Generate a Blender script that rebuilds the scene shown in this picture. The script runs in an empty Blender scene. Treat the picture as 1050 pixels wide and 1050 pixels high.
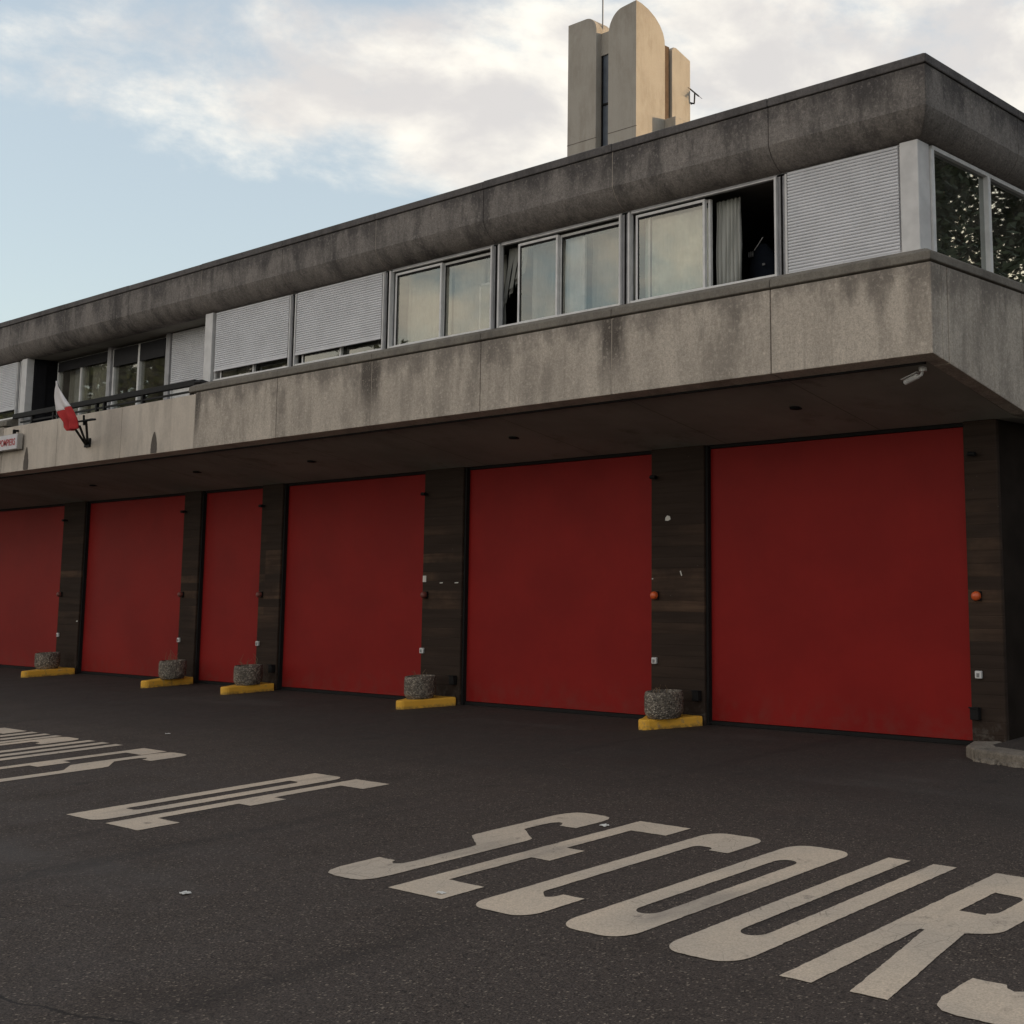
import bpy, bmesh, math, random
from mathutils import Vector, Matrix, noise as mnoise
random.seed(7)
scene = bpy.context.scene
col = scene.collection
R = math.radians

# ------------------------------------------------------------------ camera
cam_d = bpy.data.cameras.new("camera")
cam = bpy.data.objects.new("camera", cam_d)
col.objects.link(cam)
cam_d.sensor_fit = 'HORIZONTAL'
cam_d.sensor_width = 36.0
cam_d.lens = 1272.33 / 1050 * 36.0
cam_d.shift_x = (525 - 853.81) / 1050
cam_d.shift_y = (409.63 - 525) / 1050
cam_d.clip_start = 0.05
cam_d.clip_end = 5000
r_ = (0.812675, 0.582438, -0.018048)
d_ = (-0.089498, 0.094153, -0.991527)
f_ = (-0.575804, 0.807404, 0.128643)
cam.matrix_world = Matrix(((r_[0], -d_[0], -f_[0], 0.0),
                           (r_[1], -d_[1], -f_[1], 0.0),
                           (r_[2], -d_[2], -f_[2], 1.7),
                           (0, 0, 0, 1)))
scene.camera = cam

# ------------------------------------------------------------------ world / sun / exposure
SUN_AZ, SUN_EL = 40.0, 6.5          # azimuth from +Y towards +X
scene.view_settings.view_transform = 'Standard'
scene.view_settings.look = 'None'
scene.view_settings.gamma = 1
scene.view_settings.exposure = 0.97
SKY_STRENGTH = 0.15

def build_world():
    w = bpy.data.worlds.new("World"); scene.world = w; w.use_nodes = True
    nt = w.node_tree; N = nt.nodes; L = nt.links
    for n in list(N): N.remove(n)
    out = N.new('ShaderNodeOutputWorld'); bg = N.new('ShaderNodeBackground')
    bg.inputs['Strength'].default_value = SKY_STRENGTH
    L.new(bg.outputs[0], out.inputs[0])
    sky = N.new('ShaderNodeTexSky'); sky.sky_type = 'NISHITA'; sky.sun_disc = False
    sky.sun_elevation = R(SUN_EL); sky.sun_rotation = R(SUN_AZ)
    sky.air_density = 1.0; sky.dust_density = 1.0; sky.ozone_density = 1.0
    tc = N.new('ShaderNodeTexCoord')
    nrm = N.new('ShaderNodeVectorMath'); nrm.operation = 'NORMALIZE'
    L.new(tc.outputs['Generated'], nrm.inputs[0])
    sep = N.new('ShaderNodeSeparateXYZ'); L.new(nrm.outputs[0], sep.inputs[0])
    def math_(op, a, b=None, clamp=False):
        n = N.new('ShaderNodeMath'); n.operation = op; n.use_clamp = clamp
        for i, v in enumerate((a, b)):
            if v is None: continue
            if isinstance(v, (int, float)): n.inputs[i].default_value = v
            else: L.new(v, n.inputs[i])
        return n.outputs[0]
    z = math_('ADD', math_('MAXIMUM', sep.outputs[2], 0.0), 0.16)
    cmb = N.new('ShaderNodeCombineXYZ')
    L.new(math_('DIVIDE', sep.outputs[0], z), cmb.inputs[0])
    L.new(math_('DIVIDE', sep.outputs[1], z), cmb.inputs[1])
    def noise(scale, detail, rough, dist, off=(0, 0, 0)):
        v = N.new('ShaderNodeVectorMath'); v.operation = 'ADD'; v.inputs[1].default_value = off
        L.new(cmb.outputs[0], v.inputs[0])
        n = N.new('ShaderNodeTexNoise'); n.inputs['Scale'].default_value = scale
        n.inputs['Detail'].default_value = detail; n.inputs['Roughness'].default_value = rough
        n.inputs['Distortion'].default_value = dist
        L.new(v.outputs[0], n.inputs['Vector']); return n.outputs['Fac']
    def puffs(scale, detail, rough, dist, off):
        v = N.new('ShaderNodeVectorMath'); v.operation = 'MULTIPLY_ADD'
        v.inputs[1].default_value = (1, 1, 1.7); v.inputs[2].default_value = off
        L.new(nrm.outputs[0], v.inputs[0])
        n = N.new('ShaderNodeTexNoise'); n.inputs['Scale'].default_value = scale; n.inputs['Detail'].default_value = detail
        n.inputs['Roughness'].default_value = rough; n.inputs['Distortion'].default_value = dist
        L.new(v.outputs[0], n.inputs['Vector']); return n.outputs['Fac']
    n1 = math_('ADD', math_('MULTIPLY', puffs(7.0, 12, 0.60, 0.15, (3.1, 1.7, 0.4)), 0.75), math_('MULTIPLY', noise(2.6, 8, 0.56, 0.2, (3.1, 1.7, 0.4)), 0.25))
    total = math_('ADD', math_('MULTIPLY', math_('SUBTRACT', n1, 0.5), 2.1), 0.5)
    # where the cloud banks stand and where the blue gaps are (sky directions)
    banks = [((-0.872, 0.344, 0.347), 0.10, 0.34), ((-0.820, 0.427, 0.382), 0.12, 0.26),
             ((-0.787, 0.521, 0.345), 0.13, 0.32), ((-0.733, 0.575, 0.360), 0.13, 0.30), ((-0.760, 0.565, 0.300), 0.09, 0.22), ((0.0, 0.0, 1.0), 0.85, 0.30),
             ((-0.735, 0.600, 0.315), 0.10, 0.20), ((-0.661, 0.636, 0.397), 0.16, 0.24),
             ((-0.584, 0.706, 0.380), 0.18, 0.30), ((-0.470, 0.790, 0.370), 0.25, 0.36),
             ((-0.200, 0.900, 0.350), 0.40, 0.30), ((-0.75, -0.62, 0.26), 0.9, 0.42), ((0.3, -0.9, 0.30), 0.9, 0.30),
             ((-0.856, 0.423, 0.297), 0.10, 0.20), ((-0.883, 0.391, 0.235), 0.12, -0.22), ((-0.905, 0.366, 0.200), 0.16, -0.30),
             ((-0.850, 0.470, 0.225), 0.11, -0.30), ((-0.780, 0.570, 0.240), 0.10, -0.22),
             ((-0.897, 0.340, 0.284), 0.10, -0.06)]
    for c, rad, amp in banks:
        dn = N.new('ShaderNodeVectorMath'); dn.operation = 'DISTANCE'
        L.new(nrm.outputs[0], dn.inputs[0]); dn.inputs[1].default_value = Vector(c).normalized()
        mr = N.new('ShaderNodeMapRange'); mr.interpolation_type = 'SMOOTHSTEP'
        mr.inputs['From Min'].default_value = 0.0; mr.inputs['From Max'].default_value = rad
        mr.inputs['To Min'].default_value = amp * 0.85; mr.inputs['To Max'].default_value = 0.0
        L.new(dn.outputs['Value'], mr.inputs['Value'])
        total = math_('ADD', total, mr.outputs[0])
    dens = N.new('ShaderNodeMapRange'); dens.interpolation_type = 'SMOOTHSTEP'
    dens.inputs['From Min'].default_value = 0.50; dens.inputs['From Max'].default_value = 0.98
    L.new(total, dens.inputs['Value'])
    n2 = puffs(6.0, 8, 0.55, 0.2, (3.13, 1.66, 0.30))
    shade = N.new('ShaderNodeMapRange'); shade.interpolation_type = 'SMOOTHSTEP'
    shade.inputs['From Min'].default_value = 0.38; shade.inputs['From Max'].default_value = 0.60
    L.new(n2, shade.inputs['Value'])
    cc = N.new('ShaderNodeMix'); cc.data_type = 'RGBA'
    k = 1.0 / SKY_STRENGTH
    cc.inputs['A'].default_value = (0.39 * k, 0.375 * k, 0.365 * k, 1)
    cc.inputs['B'].default_value = (0.59 * k, 0.56 * k, 0.50 * k, 1)
    L.new(shade.outputs[0], cc.inputs['Factor'])
    sc = N.new('ShaderNodeMix'); sc.data_type = 'RGBA'; sc.blend_type = 'MULTIPLY'
    sc.inputs['Factor'].default_value = 1.0; sc.inputs['B'].default_value = (1, 1, 1, 1)
    L.new(sky.outputs[0], sc.inputs['A'])
    # clouds away from the low sun stand front-lit and warm
    fl = N.new('ShaderNodeMapRange'); fl.interpolation_type = 'SMOOTHSTEP'
    fl.inputs['From Min'].default_value = 0.15; fl.inputs['From Max'].default_value = -0.55
    L.new(sep.outputs[1], fl.inputs['Value'])
    wm = N.new('ShaderNodeMix'); wm.data_type = 'RGBA'
    wm.inputs['A'].default_value = (1, 1, 1, 1); wm.inputs['B'].default_value = (1.62, 1.44, 1.29, 1)
    L.new(fl.outputs[0], wm.inputs['Factor'])
    cw = N.new('ShaderNodeMix'); cw.data_type = 'RGBA'; cw.blend_type = 'MULTIPLY'; cw.inputs['Factor'].default_value = 1.0
    L.new(cc.outputs['Result'], cw.inputs['A']); L.new(wm.outputs['Result'], cw.inputs['B'])
    veil = N.new('ShaderNodeMix'); veil.data_type = 'RGBA'       # thin high cloud over the blue
    veil.inputs['Factor'].default_value = 0.50; veil.inputs['B'].default_value = (0.375 * k, 0.405 * k, 0.44 * k, 1)
    L.new(sc.outputs['Result'], veil.inputs['A'])
    mx = N.new('ShaderNodeMix'); mx.data_type = 'RGBA'
    L.new(math_('MULTIPLY', dens.outputs[0], 0.95), mx.inputs['Factor'])
    L.new(veil.outputs['Result'], mx.inputs['A']); L.new(cw.outputs['Result'], mx.inputs['B'])
    L.new(mx.outputs['Result'], bg.inputs['Color'])
build_world()

sun_d = bpy.data.lights.new("sun", 'SUN'); sun_d.energy = 2.0; sun_d.angle = R(0.5)
sun_d.color = (1.0, 0.72, 0.42)
sun = bpy.data.objects.new("sun", sun_d); col.objects.link(sun)
sdir = Vector((math.sin(R(SUN_AZ)) * math.cos(R(SUN_EL)), math.cos(R(SUN_AZ)) * math.cos(R(SUN_EL)), math.sin(R(SUN_EL))))
sun.location = (20, 30, 40)
sun.rotation_euler = sdir.to_track_quat('Z', 'Y').to_euler()

# ------------------------------------------------------------------ material helpers
class Mat:
    def __init__(s, name, rough=0.8, spec=0.3, metallic=0.0):
        m = bpy.data.materials.new(name); m.use_nodes = True
        s.m = m; s.N = m.node_tree.nodes; s.L = m.node_tree.links
        s.b = s.N['Principled BSDF']
        s.b.inputs['Roughness'].default_value = rough
        s.b.inputs['Specular IOR Level'].default_value = spec
        s.b.inputs['Metallic'].default_value = metallic
        g = s.N.new('ShaderNodeNewGeometry'); s.pos = g.outputs['Position']
    def noise(s, scale, detail=4, rough=0.55, stretch=(1, 1, 1), off=(0, 0, 0), dist=0.0):
        mp = s.N.new('ShaderNodeMapping'); mp.inputs['Scale'].default_value = stretch; mp.inputs['Location'].default_value = off
        s.L.new(s.pos, mp.inputs[0])
        n = s.N.new('ShaderNodeTexNoise'); n.inputs['Scale'].default_value = scale
        n.inputs['Detail'].default_value = detail; n.inputs['Roughness'].default_value = rough
        n.inputs['Distortion'].default_value = dist
        s.L.new(mp.outputs[0], n.inputs['Vector']); return n.outputs['Fac']
    def voronoi(s, scale, feature='F1', out='Distance', stretch=(1, 1, 1)):
        mp = s.N.new('ShaderNodeMapping'); mp.inputs['Scale'].default_value = stretch
        s.L.new(s.pos, mp.inputs[0])
        n = s.N.new('ShaderNodeTexVoronoi'); n.feature = feature; n.inputs['Scale'].default_value = scale
        s.L.new(mp.outputs[0], n.inputs['Vector']); return n.outputs[out]
    def axis(s, i):
        x = s.N.new('ShaderNodeSeparateXYZ'); s.L.new(s.pos, x.inputs[0]); return x.outputs[i]
    def rng(s, v, a, b, c=0.0, d=1.0, smooth=True):
        n = s.N.new('ShaderNodeMapRange'); n.interpolation_type = 'SMOOTHSTEP' if smooth else 'LINEAR'
        n.inputs['From Min'].default_value = a; n.inputs['From Max'].default_value = b
        n.inputs['To Min'].default_value = c; n.inputs['To Max'].default_value = d
        s.L.new(v, n.inputs['Value']); return n.outputs[0]
    def math(s, op, a, b=None):
        n = s.N.new('ShaderNodeMath'); n.operation = op
        for i, v in enumerate((a, b)):
            if v is None: continue
            if isinstance(v, (int, float)): n.inputs[i].default_value = v
            else: s.L.new(v, n.inputs[i])
        return n.outputs[0]
    def mix(s, f, a, b, mode='MIX'):
        n = s.N.new('ShaderNodeMix'); n.data_type = 'RGBA'; n.blend_type = mode
        for key, v in (('Factor', f), ('A', a), ('B', b)):
            if isinstance(v, (int, float)): n.inputs[key].default_value = v
            elif isinstance(v, tuple): n.inputs[key].default_value = (v[0], v[1], v[2], 1)
            else: s.L.new(v, n.inputs[key])
        return n.outputs['Result']
    def color(s, c):
        if isinstance(c, tuple): s.b.inputs['Base Color'].default_value = (c[0], c[1], c[2], 1)
        else: s.L.new(c, s.b.inputs['Base Color'])
        return s
    def bump(s, h, strength=0.3, dist=0.01):
        n = s.N.new('ShaderNodeBump'); n.inputs['Strength'].default_value = strength; n.inputs['Distance'].default_value = dist
        s.L.new(h, n.inputs['Height']); s.L.new(n.outputs[0], s.b.inputs['Normal']); return s

MATS = {}
def plain(name, c, rough=0.6, spec=0.3, metallic=0.0, var=0.12, scale=6):
    m = Mat(name, rough, spec, metallic)
    f = m.rng(m.noise(scale, 5), 0.3, 0.7, 0, 1)
    m.color(m.mix(f, tuple(x * (1 - var) for x in c), tuple(min(1, x * (1 + var)) for x in c)))
    MATS[name] = m.m; return m.m

def mat_asphalt():
    m = Mat('asphalt', 0.85, 0.2)
    grain = m.noise(95, 3, 0.7)
    stones = m.voronoi(120, out='Distance')
    cells = m.voronoi(120, out='Color')
    big = m.noise(0.35, 5, 0.6, off=(3, 1, 0)); mid = m.noise(1.6, 6, 0.6); fine = m.noise(28, 4, 0.7)
    c = m.mix(m.rng(grain, 0.36, 0.64), (0.0249, 0.0188, 0.0159), (0.0986, 0.0762, 0.0628))
    c = m.mix(m.rng(big, 0.35, 0.68, 0, 0.5), c, (0.0642, 0.0496, 0.0422))
    c = m.mix(m.rng(mid, 0.55, 0.75, 0, 0.4), c, (0.0309, 0.0232, 0.0195))
    c = m.mix(m.rng(fine, 0.52, 0.68, 0, 0.75), c, (0.0178, 0.0138, 0.0118))
    c = m.mix(m.rng(fine, 0.30, 0.44, 0.55, 0), c, (0.1129, 0.0883, 0.0720))
    c = m.mix(m.rng(cells, 0.78, 0.96, 0, 0.75), c, (0.3089, 0.2484, 0.1902))
    # smoother, darker strip in front of the doors; broad paler sweeps of dust further out
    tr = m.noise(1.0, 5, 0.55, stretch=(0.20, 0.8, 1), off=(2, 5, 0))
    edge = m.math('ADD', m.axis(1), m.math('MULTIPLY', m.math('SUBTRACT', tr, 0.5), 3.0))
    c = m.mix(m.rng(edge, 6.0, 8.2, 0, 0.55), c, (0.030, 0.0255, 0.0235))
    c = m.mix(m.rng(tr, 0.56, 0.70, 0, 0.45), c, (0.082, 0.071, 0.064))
    tyre = m.noise(1.0, 4, 0.5, stretch=(2.2, 0.13, 1), off=(7, 3, 0))
    c = m.mix(m.rng(tyre, 0.60, 0.72, 0, 0.35), c, (0.024, 0.0205, 0.019))
    # a tarred seam crossing in the foreground
    sm = m.math('ADD', m.math('SUBTRACT', m.axis(1), m.math('MULTIPLY', m.axis(0), 0.16)), m.math('MULTIPLY', m.noise(1.5, 5, 0.6), 0.35))
    seam = m.rng(m.math('ABSOLUTE', m.math('SUBTRACT', sm, 3.45)), 0.004, 0.016, 0.8, 0.0)
    c = m.mix(seam, c, (0.0142, 0.0121, 0.0103))
    c = m.mix(m.rng(m.voronoi(0.9), 0.04, 0.09, 0.4, 0.0), c, (0.0214, 0.0177, 0.0154))
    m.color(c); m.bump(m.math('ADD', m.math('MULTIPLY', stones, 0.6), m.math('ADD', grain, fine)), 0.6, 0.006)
    m.L.new(m.rng(mid, 0.3, 0.7, 0.72, 0.92), m.b.inputs['Roughness'])
    MATS['asphalt'] = m.m
def mat_roadpaint():
    m = Mat('road_paint', 0.75, 0.25)
    grain = m.noise(110, 3, 0.7); wear = m.noise(6, 8, 0.68); med = m.noise(1.3, 4)
    c = m.mix(m.rng(grain, 0.3, 0.7), (0.46, 0.365, 0.275), (0.69, 0.56, 0.425))
    c = m.mix(m.rng(med, 0.3, 0.7, 0, 0.45), c, (0.35, 0.31, 0.265))
    holes = m.math('MULTIPLY', m.rng(wear, 0.57, 0.70), m.rng(grain, 0.44, 0.56))
    crk = m.rng(m.voronoi(7, 'DISTANCE_TO_EDGE'), 0.004, 0.012, 0.5, 0)
    holes = m.math('MAXIMUM', holes, m.math('MULTIPLY', crk, m.rng(med, 0.45, 0.6)))
    c = m.mix(m.math('MULTIPLY', holes, 0.85), c, (0.06, 0.052, 0.048))
    c = m.mix(m.rng(m.voronoi(70, out='Color'), 0.93, 0.99, 0, 0.6), c, (0.10, 0.09, 0.08))
    tyre = m.noise(2.2, 4, 0.5, stretch=(1, 0.25, 1), off=(4, 9, 0))
    c = m.mix(m.rng(tyre, 0.58, 0.70, 0, 0.45), c, (0.20, 0.175, 0.15))
    m.color(c); m.bump(grain, 0.4, 0.004); MATS['road_paint'] = m.m
def mat_concrete(name, light, dark, streak, stain_amt, agg=0.35, top=None, joints=None):
    m = Mat(name, 0.88, 0.2)
    spk = m.noise(70, 4, 0.75); cell = m.voronoi(42, out='Color')
    c = m.mix(m.rng(m.noise(1.1, 6, 0.6), 0.3, 0.7), light, tuple(0.5 * (a + b) for a, b in zip(light, dark)))
    s1 = m.noise(1.0, 8, 0.68, stretch=(3.4, 3.4, 1.1))
    s2 = m.noise(1.0, 6, 0.6, stretch=(1.3, 1.3, 0.9), off=(9, 4, 2))
    st = m.math('MULTIPLY', m.rng(s1, 0.36, 0.66), m.rng(s2, 0.30, 0.62))
    c = m.mix(m.math('MULTIPLY', st, stain_amt), c, streak)
    fs = m.noise(1.0, 6, 0.6, stretch=(14, 14, 0.7), off=(8, 1, 5))   # fine vertical rain streaks
    c = m.mix(m.rng(fs, 0.52, 0.72, 0, stain_amt * 0.45), c, streak)
    if top:   # weathering that has run down from the edge above: ragged band of lichen and soot
        z = m.math('ADD', m.axis(2), m.math('MULTIPLY', m.math('SUBTRACT', s1, 0.5), top[2]))
        z = m.math('ADD', z, m.math('MULTIPLY', m.math('SUBTRACT', m.noise(2.6, 6, 0.65, off=(2, 2, 7)), 0.5), top[2]))
        c = m.mix(m.rng(z, top[0], top[1], 0, top[3]), c, top[4])
    if joints:   # water runs beside every second joint, ragged, fading downwards
        pp = m.math('PINGPONG', m.math('ADD', m.axis(0), 8.64 + 39.3), 1.965)
        wig = m.math('MULTIPLY', m.math('SUBTRACT', m.noise(1.0, 6, 0.65, stretch=(6, 6, 1.2), off=(1, 6, 3)), 0.5), 0.5)
        run = m.math('MULTIPLY', m.rng(m.math('ADD', pp, wig), 0.06, 0.24, 1, 0), m.rng(m.math('ADD', m.axis(2), wig), joints[0], joints[1], 0.1, 1.0))
        c = m.mix(m.math('MULTIPLY', run, joints[2]), c, streak)
    spk2 = m.noise(32, 5, 0.8, off=(5, 5, 5))
    c = m.mix(m.rng(spk2, 0.36, 0.50, agg * 0.75, 0), c, tuple(x * 0.5 for x in dark))
    c = m.mix(m.rng(spk2, 0.52, 0.66, 0, agg * 0.7), c, tuple(min(1, x * 1.35) for x in light))
    c = m.mix(m.rng(spk, 0.3, 0.72, agg, 0), c, tuple(x * 0.35 for x in dark))
    c = m.mix(m.rng(cell, 0.8, 0.97, 0, agg * 0.35), c, tuple(min(1, x * 1.5) for x in light))
    m.color(c); m.bump(m.math('ADD', spk, m.math('MULTIPLY', cell, 0.3)), 0.35, 0.006)
    MATS[name] = m.m; return m
mat_asphalt(); mat_roadpaint()
mat_concrete('parapet_concrete', (0.64, 0.56, 0.475), (0.45, 0.39, 0.33), (0.085, 0.071, 0.062), 0.50, 0.45,
             top=(3.78, 4.12, 0.85, 0.62, (0.115, 0.10, 0.09)), joints=(3.30, 3.85, 1.0))
mat_concrete('balcony_concrete', (0.64, 0.56, 0.475), (0.53, 0.46, 0.39), (0.24, 0.21, 0.18), 0.45, 0.16)
mat_concrete('coping_concrete', (0.24, 0.215, 0.18), (0.17, 0.15, 0.13), (0.10, 0.088, 0.078), 0.7, 0.35)
mat_concrete('fascia_concrete', (0.32, 0.285, 0.26), (0.20, 0.18, 0.166), (0.055, 0.050, 0.050), 0.95, 0.60,
             top=(5.52, 5.80, 0.70, 0.80, (0.062, 0.056, 0.058)), joints=(5.2, 5.7, 0.5))
mat_concrete('cap_concrete', (0.17, 0.155, 0.15), (0.11, 0.10, 0.10), (0.06, 0.055, 0.055), 0.8, 0.4)
mat_concrete('stain_concrete', (0.16, 0.135, 0.115), (0.10, 0.085, 0.075), (0.07, 0.06, 0.05), 0.6, 0.3)
mat_concrete('mortar', (0.44, 0.38, 0.32), (0.34, 0.29, 0.245), (0.2, 0.17, 0.145), 0.5, 0.2)
mat_concrete('kerb_stone', (0.30, 0.255, 0.205), (0.18, 0.155, 0.13), (0.09, 0.08, 0.07), 0.8, 0.5)
mat_concrete('tower_render', (0.43, 0.395, 0.345), (0.385, 0.35, 0.305), (0.26, 0.225, 0.18), 0.5, 0.12, top=(15.6, 16.3, 1.2, 0.35, (0.24, 0.205, 0.17)))
def mat_soffit():
    m = Mat('soffit_plaster', 0.9, 0.05)
    xx = m.math('FRACT', m.math('MULTIPLY', m.math('ADD', m.axis(0), 50.0), 1 / 1.97))
    seam = m.math('MAXIMUM', m.rng(xx, 0.0, 0.006, 1, 0), m.rng(xx, 0.994, 1.0, 0, 1))
    c = m.mix(m.rng(m.noise(0.9, 6, 0.6), 0.3, 0.7), (0.25, 0.24, 0.21), (0.33, 0.31, 0.27))
    st = m.math('MULTIPLY', m.rng(m.noise(2.2, 7, 0.65, off=(3, 3, 3)), 0.52, 0.70), m.rng(m.noise(0.5, 3), 0.4, 0.6))
    c = m.mix(m.math('MULTIPLY', st, 0.6), c, (0.14, 0.125, 0.105))
    c = m.mix(m.math('MULTIPLY', seam, 0.7), c, (0.08, 0.075, 0.065))
    m.color(c); m.bump(m.noise(30, 4, 0.6), 0.15, 0.005); MATS['soffit_plaster'] = m.m
mat_soffit()

def mat_aggregate():
    m = Mat('washed_gravel', 0.9, 0.2)
    cell = m.voronoi(48, out='Color'); dist = m.voronoi(48, out='Distance')
    c = m.mix(m.rng(cell, 0.1, 0.95), (0.17, 0.145, 0.12), (0.50, 0.43, 0.35))
    c = m.mix(m.rng(dist, 0.36, 0.70, 0, 0.75), c, (0.085, 0.073, 0.06))
    c = m.mix(m.rng(m.noise(5, 4), 0.45, 0.7, 0, 0.5), c, (0.07, 0.06, 0.05))
    m.color(c); m.bump(m.rng(dist, 0, 0.7, 1, 0), 0.9, 0.02); MATS['washed_gravel'] = m.m
def mat_yellow():
    m = Mat('yellow_paint', 0.7, 0.3)
    w = m.noise(9, 8, 0.65)
    c = m.mix(m.noise(3, 4), (0.68, 0.345, 0.035), (0.82, 0.46, 0.06))
    c = m.mix(m.rng(w, 0.56, 0.68, 0, 0.8), c, (0.30, 0.22, 0.13))
    c = m.mix(m.math('MULTIPLY', m.rng(m.axis(2), 0.0, 0.05, 0.75, 0), m.rng(m.noise(22, 5, 0.7), 0.35, 0.6)), c, (0.07, 0.055, 0.04))
    c = m.mix(m.rng(m.noise(5, 6, 0.7, off=(3, 8, 1)), 0.60, 0.68, 0, 0.6), c, (0.10, 0.075, 0.05))
    m.color(c); m.bump(w, 0.4, 0.01); MATS['yellow_paint'] = m.m
def mat_red():
    m = Mat('red_door_paint', 0.5, 0.12)
    d = m.noise(1.0, 5, 0.6, stretch=(0.8, 0.8, 1.0)); f = m.noise(25, 3, 0.5, stretch=(1, 1, 0.15))
    c = m.mix(m.rng(d, 0.3, 0.7), (0.21, 0.0108, 0.0098), (0.255, 0.0135, 0.0115))
    c = m.mix(m.rng(f, 0.4, 0.75, 0, 0.12), c, (0.21, 0.009, 0.009))
    c = m.mix(m.math('MULTIPLY', m.rng(m.axis(2), 0.06, 0.5, 0.35, 0), m.rng(m.noise(7, 6, 0.65), 0.4, 0.7)), c, (0.16, 0.05, 0.04))
    m.color(c); m.bump(m.noise(3.0, 2, 0.4, stretch=(1, 1, 1)), 0.05, 0.02); MATS['red_door_paint'] = m.m
def mat_pillar():
    m = Mat('board_marked_pillar', 0.75, 0.06)
    zb = m.math('MULTIPLY', m.axis(2), 8.5)
    wn = m.N.new('ShaderNodeTexWhiteNoise'); wn.noise_dimensions = '2D'
    cb = m.N.new('ShaderNodeCombineXYZ'); m.L.new(m.math('FLOOR', zb), cb.inputs[0]); m.L.new(m.math('FLOOR', m.math('MULTIPLY', m.axis(0), 0.4)), cb.inputs[1])
    m.L.new(cb.outputs[0], wn.inputs['Vector'])
    fr = m.math('FRACT', zb)
    groove = m.math('MAXIMUM', m.rng(fr, 0.0, 0.07, 1, 0), m.rng(fr, 0.94, 1.0, 0, 1))
    grain = m.noise(1.0, 6, 0.65, stretch=(0.9, 0.9, 16)); blot = m.noise(1.0, 4, 0.6, stretch=(1.2, 1.2, 1.4))
    worn = m.math('MULTIPLY', m.rng(m.axis(2), 0.7, 1.3), m.rng(m.axis(2), 1.8, 2.4, 1, 0))
    c = m.mix(m.rng(grain, 0.3, 0.7), (0.032, 0.0225, 0.018), (0.044, 0.031, 0.0245))
    bare = m.math('MULTIPLY', m.math('MULTIPLY', m.rng(wn.outputs['Value'], 0.25, 0.9), m.rng(blot, 0.35, 0.6)), m.math('ADD', m.math('MULTIPLY', worn, 0.85), 0.12))
    c = m.mix(bare, c, m.mix(m.rng(grain, 0.3, 0.7), (0.056, 0.035, 0.025), (0.105, 0.066, 0.045)))
    c = m.mix(m.math('MULTIPLY', groove, 0.14), c, (0.014, 0.011, 0.010))
    spl = m.math('MULTIPLY', m.rng(m.axis(2), 0.0, 0.35, 1, 0), m.rng(m.noise(14, 6, 0.7), 0.48, 0.66))
    c = m.mix(m.math('MULTIPLY', spl, 0.6), c, (0.13, 0.115, 0.10))
    c = m.mix(m.rng(m.voronoi(9), 0.02, 0.035, 0.6, 0), c, (0.30, 0.26, 0.22))
    m.color(c); m.bump(m.math('SUBTRACT', m.math('MULTIPLY', grain, 0.5), groove), 0.4, 0.006); MATS['board_marked_pillar'] = m.m
mat_aggregate(); mat_yellow(); mat_red(); mat_pillar()
plain('shutter_aluminium', (0.65, 0.65, 0.67), 0.5, 0.4, 0.0, 0.06, 3)
plain('frame_white', (0.66, 0.65, 0.64), 0.45, 0.4, 0.0, 0.1, 8)
plain('frame_grey', (0.34, 0.335, 0.345), 0.45, 0.4, 0.0, 0.15, 8)
plain('post_light', (0.60, 0.585, 0.575), 0.5, 0.4, 0.0, 0.1, 5)
plain('black_rubber', (0.012, 0.011, 0.011), 0.8, 0.2)
plain('dark_metal', (0.010, 0.0095, 0.010), 0.6, 0.15)
plain('dark_panel', (0.016, 0.0155, 0.018), 0.6, 0.15)
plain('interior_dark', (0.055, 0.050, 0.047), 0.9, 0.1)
plain('interior_wall', (0.16, 0.15, 0.135), 0.9, 0.1)
plain('orange_plastic', (0.60, 0.10, 0.025), 0.35, 0.5)
plain('red_plastic_dull', (0.16, 0.045, 0.035), 0.5, 0.4)
plain('white_plastic', (0.62, 0.61, 0.60), 0.45, 0.4)
plain('grey_plastic', (0.20, 0.20, 0.20), 0.5, 0.4)
plain('paper', (0.62, 0.60, 0.56), 0.9, 0.1)
plain('soil', (0.035, 0.028, 0.022), 0.95, 0.1, var=0.4, scale=40)
plain('dry_stalk', (0.22, 0.16, 0.10), 0.9, 0.1)
plain('sign_white', (0.60, 0.57, 0.58), 0.5, 0.3, var=0.06)
plain('sign_side', (0.36, 0.33, 0.30), 0.6, 0.3)
plain('sign_red', (0.42, 0.045, 0.05), 0.6, 0.3)
plain('flag_white', (0.62, 0.58, 0.57), 0.9, 0.1, var=0.05)
plain('flag_red', (0.36, 0.035, 0.035), 0.9, 0.1, var=0.1)
plain('tower_glass_panel', (0.09, 0.105, 0.13), 0.35, 0.5)
plain('shaded_side_wall', (0.020, 0.015, 0.0125), 0.8, 0.05, var=0.25, scale=3)  # the side wall's shade from the trees is put into this dark colour
plain('roof_felt', (0.05, 0.05, 0.05), 0.95, 0.1)
plain('navy_cloth', (0.010, 0.013, 0.020), 0.9, 0.1)
plain('bark', (0.06, 0.045, 0.035), 0.95, 0.1, var=0.3, scale=20)
plain('rust_stain', (0.11, 0.078, 0.056), 0.9, 0.1)
def mat_curtain(name, c):
    m = Mat(name, 0.9, 0.1)
    m.color(m.mix(m.rng(m.noise(4, 4, stretch=(3, 3, 0.3)), 0.3, 0.7), tuple(x * 0.86 for x in c), c))
    MATS[name] = m.m
mat_curtain('curtain_grey', (0.42, 0.42, 0.39)); mat_curtain('curtain_green', (0.66, 0.76, 0.69)); mat_curtain('curtain_cream', (0.47, 0.465, 0.41)); mat_curtain('curtain_white', (0.72, 0.73, 0.72))
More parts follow.
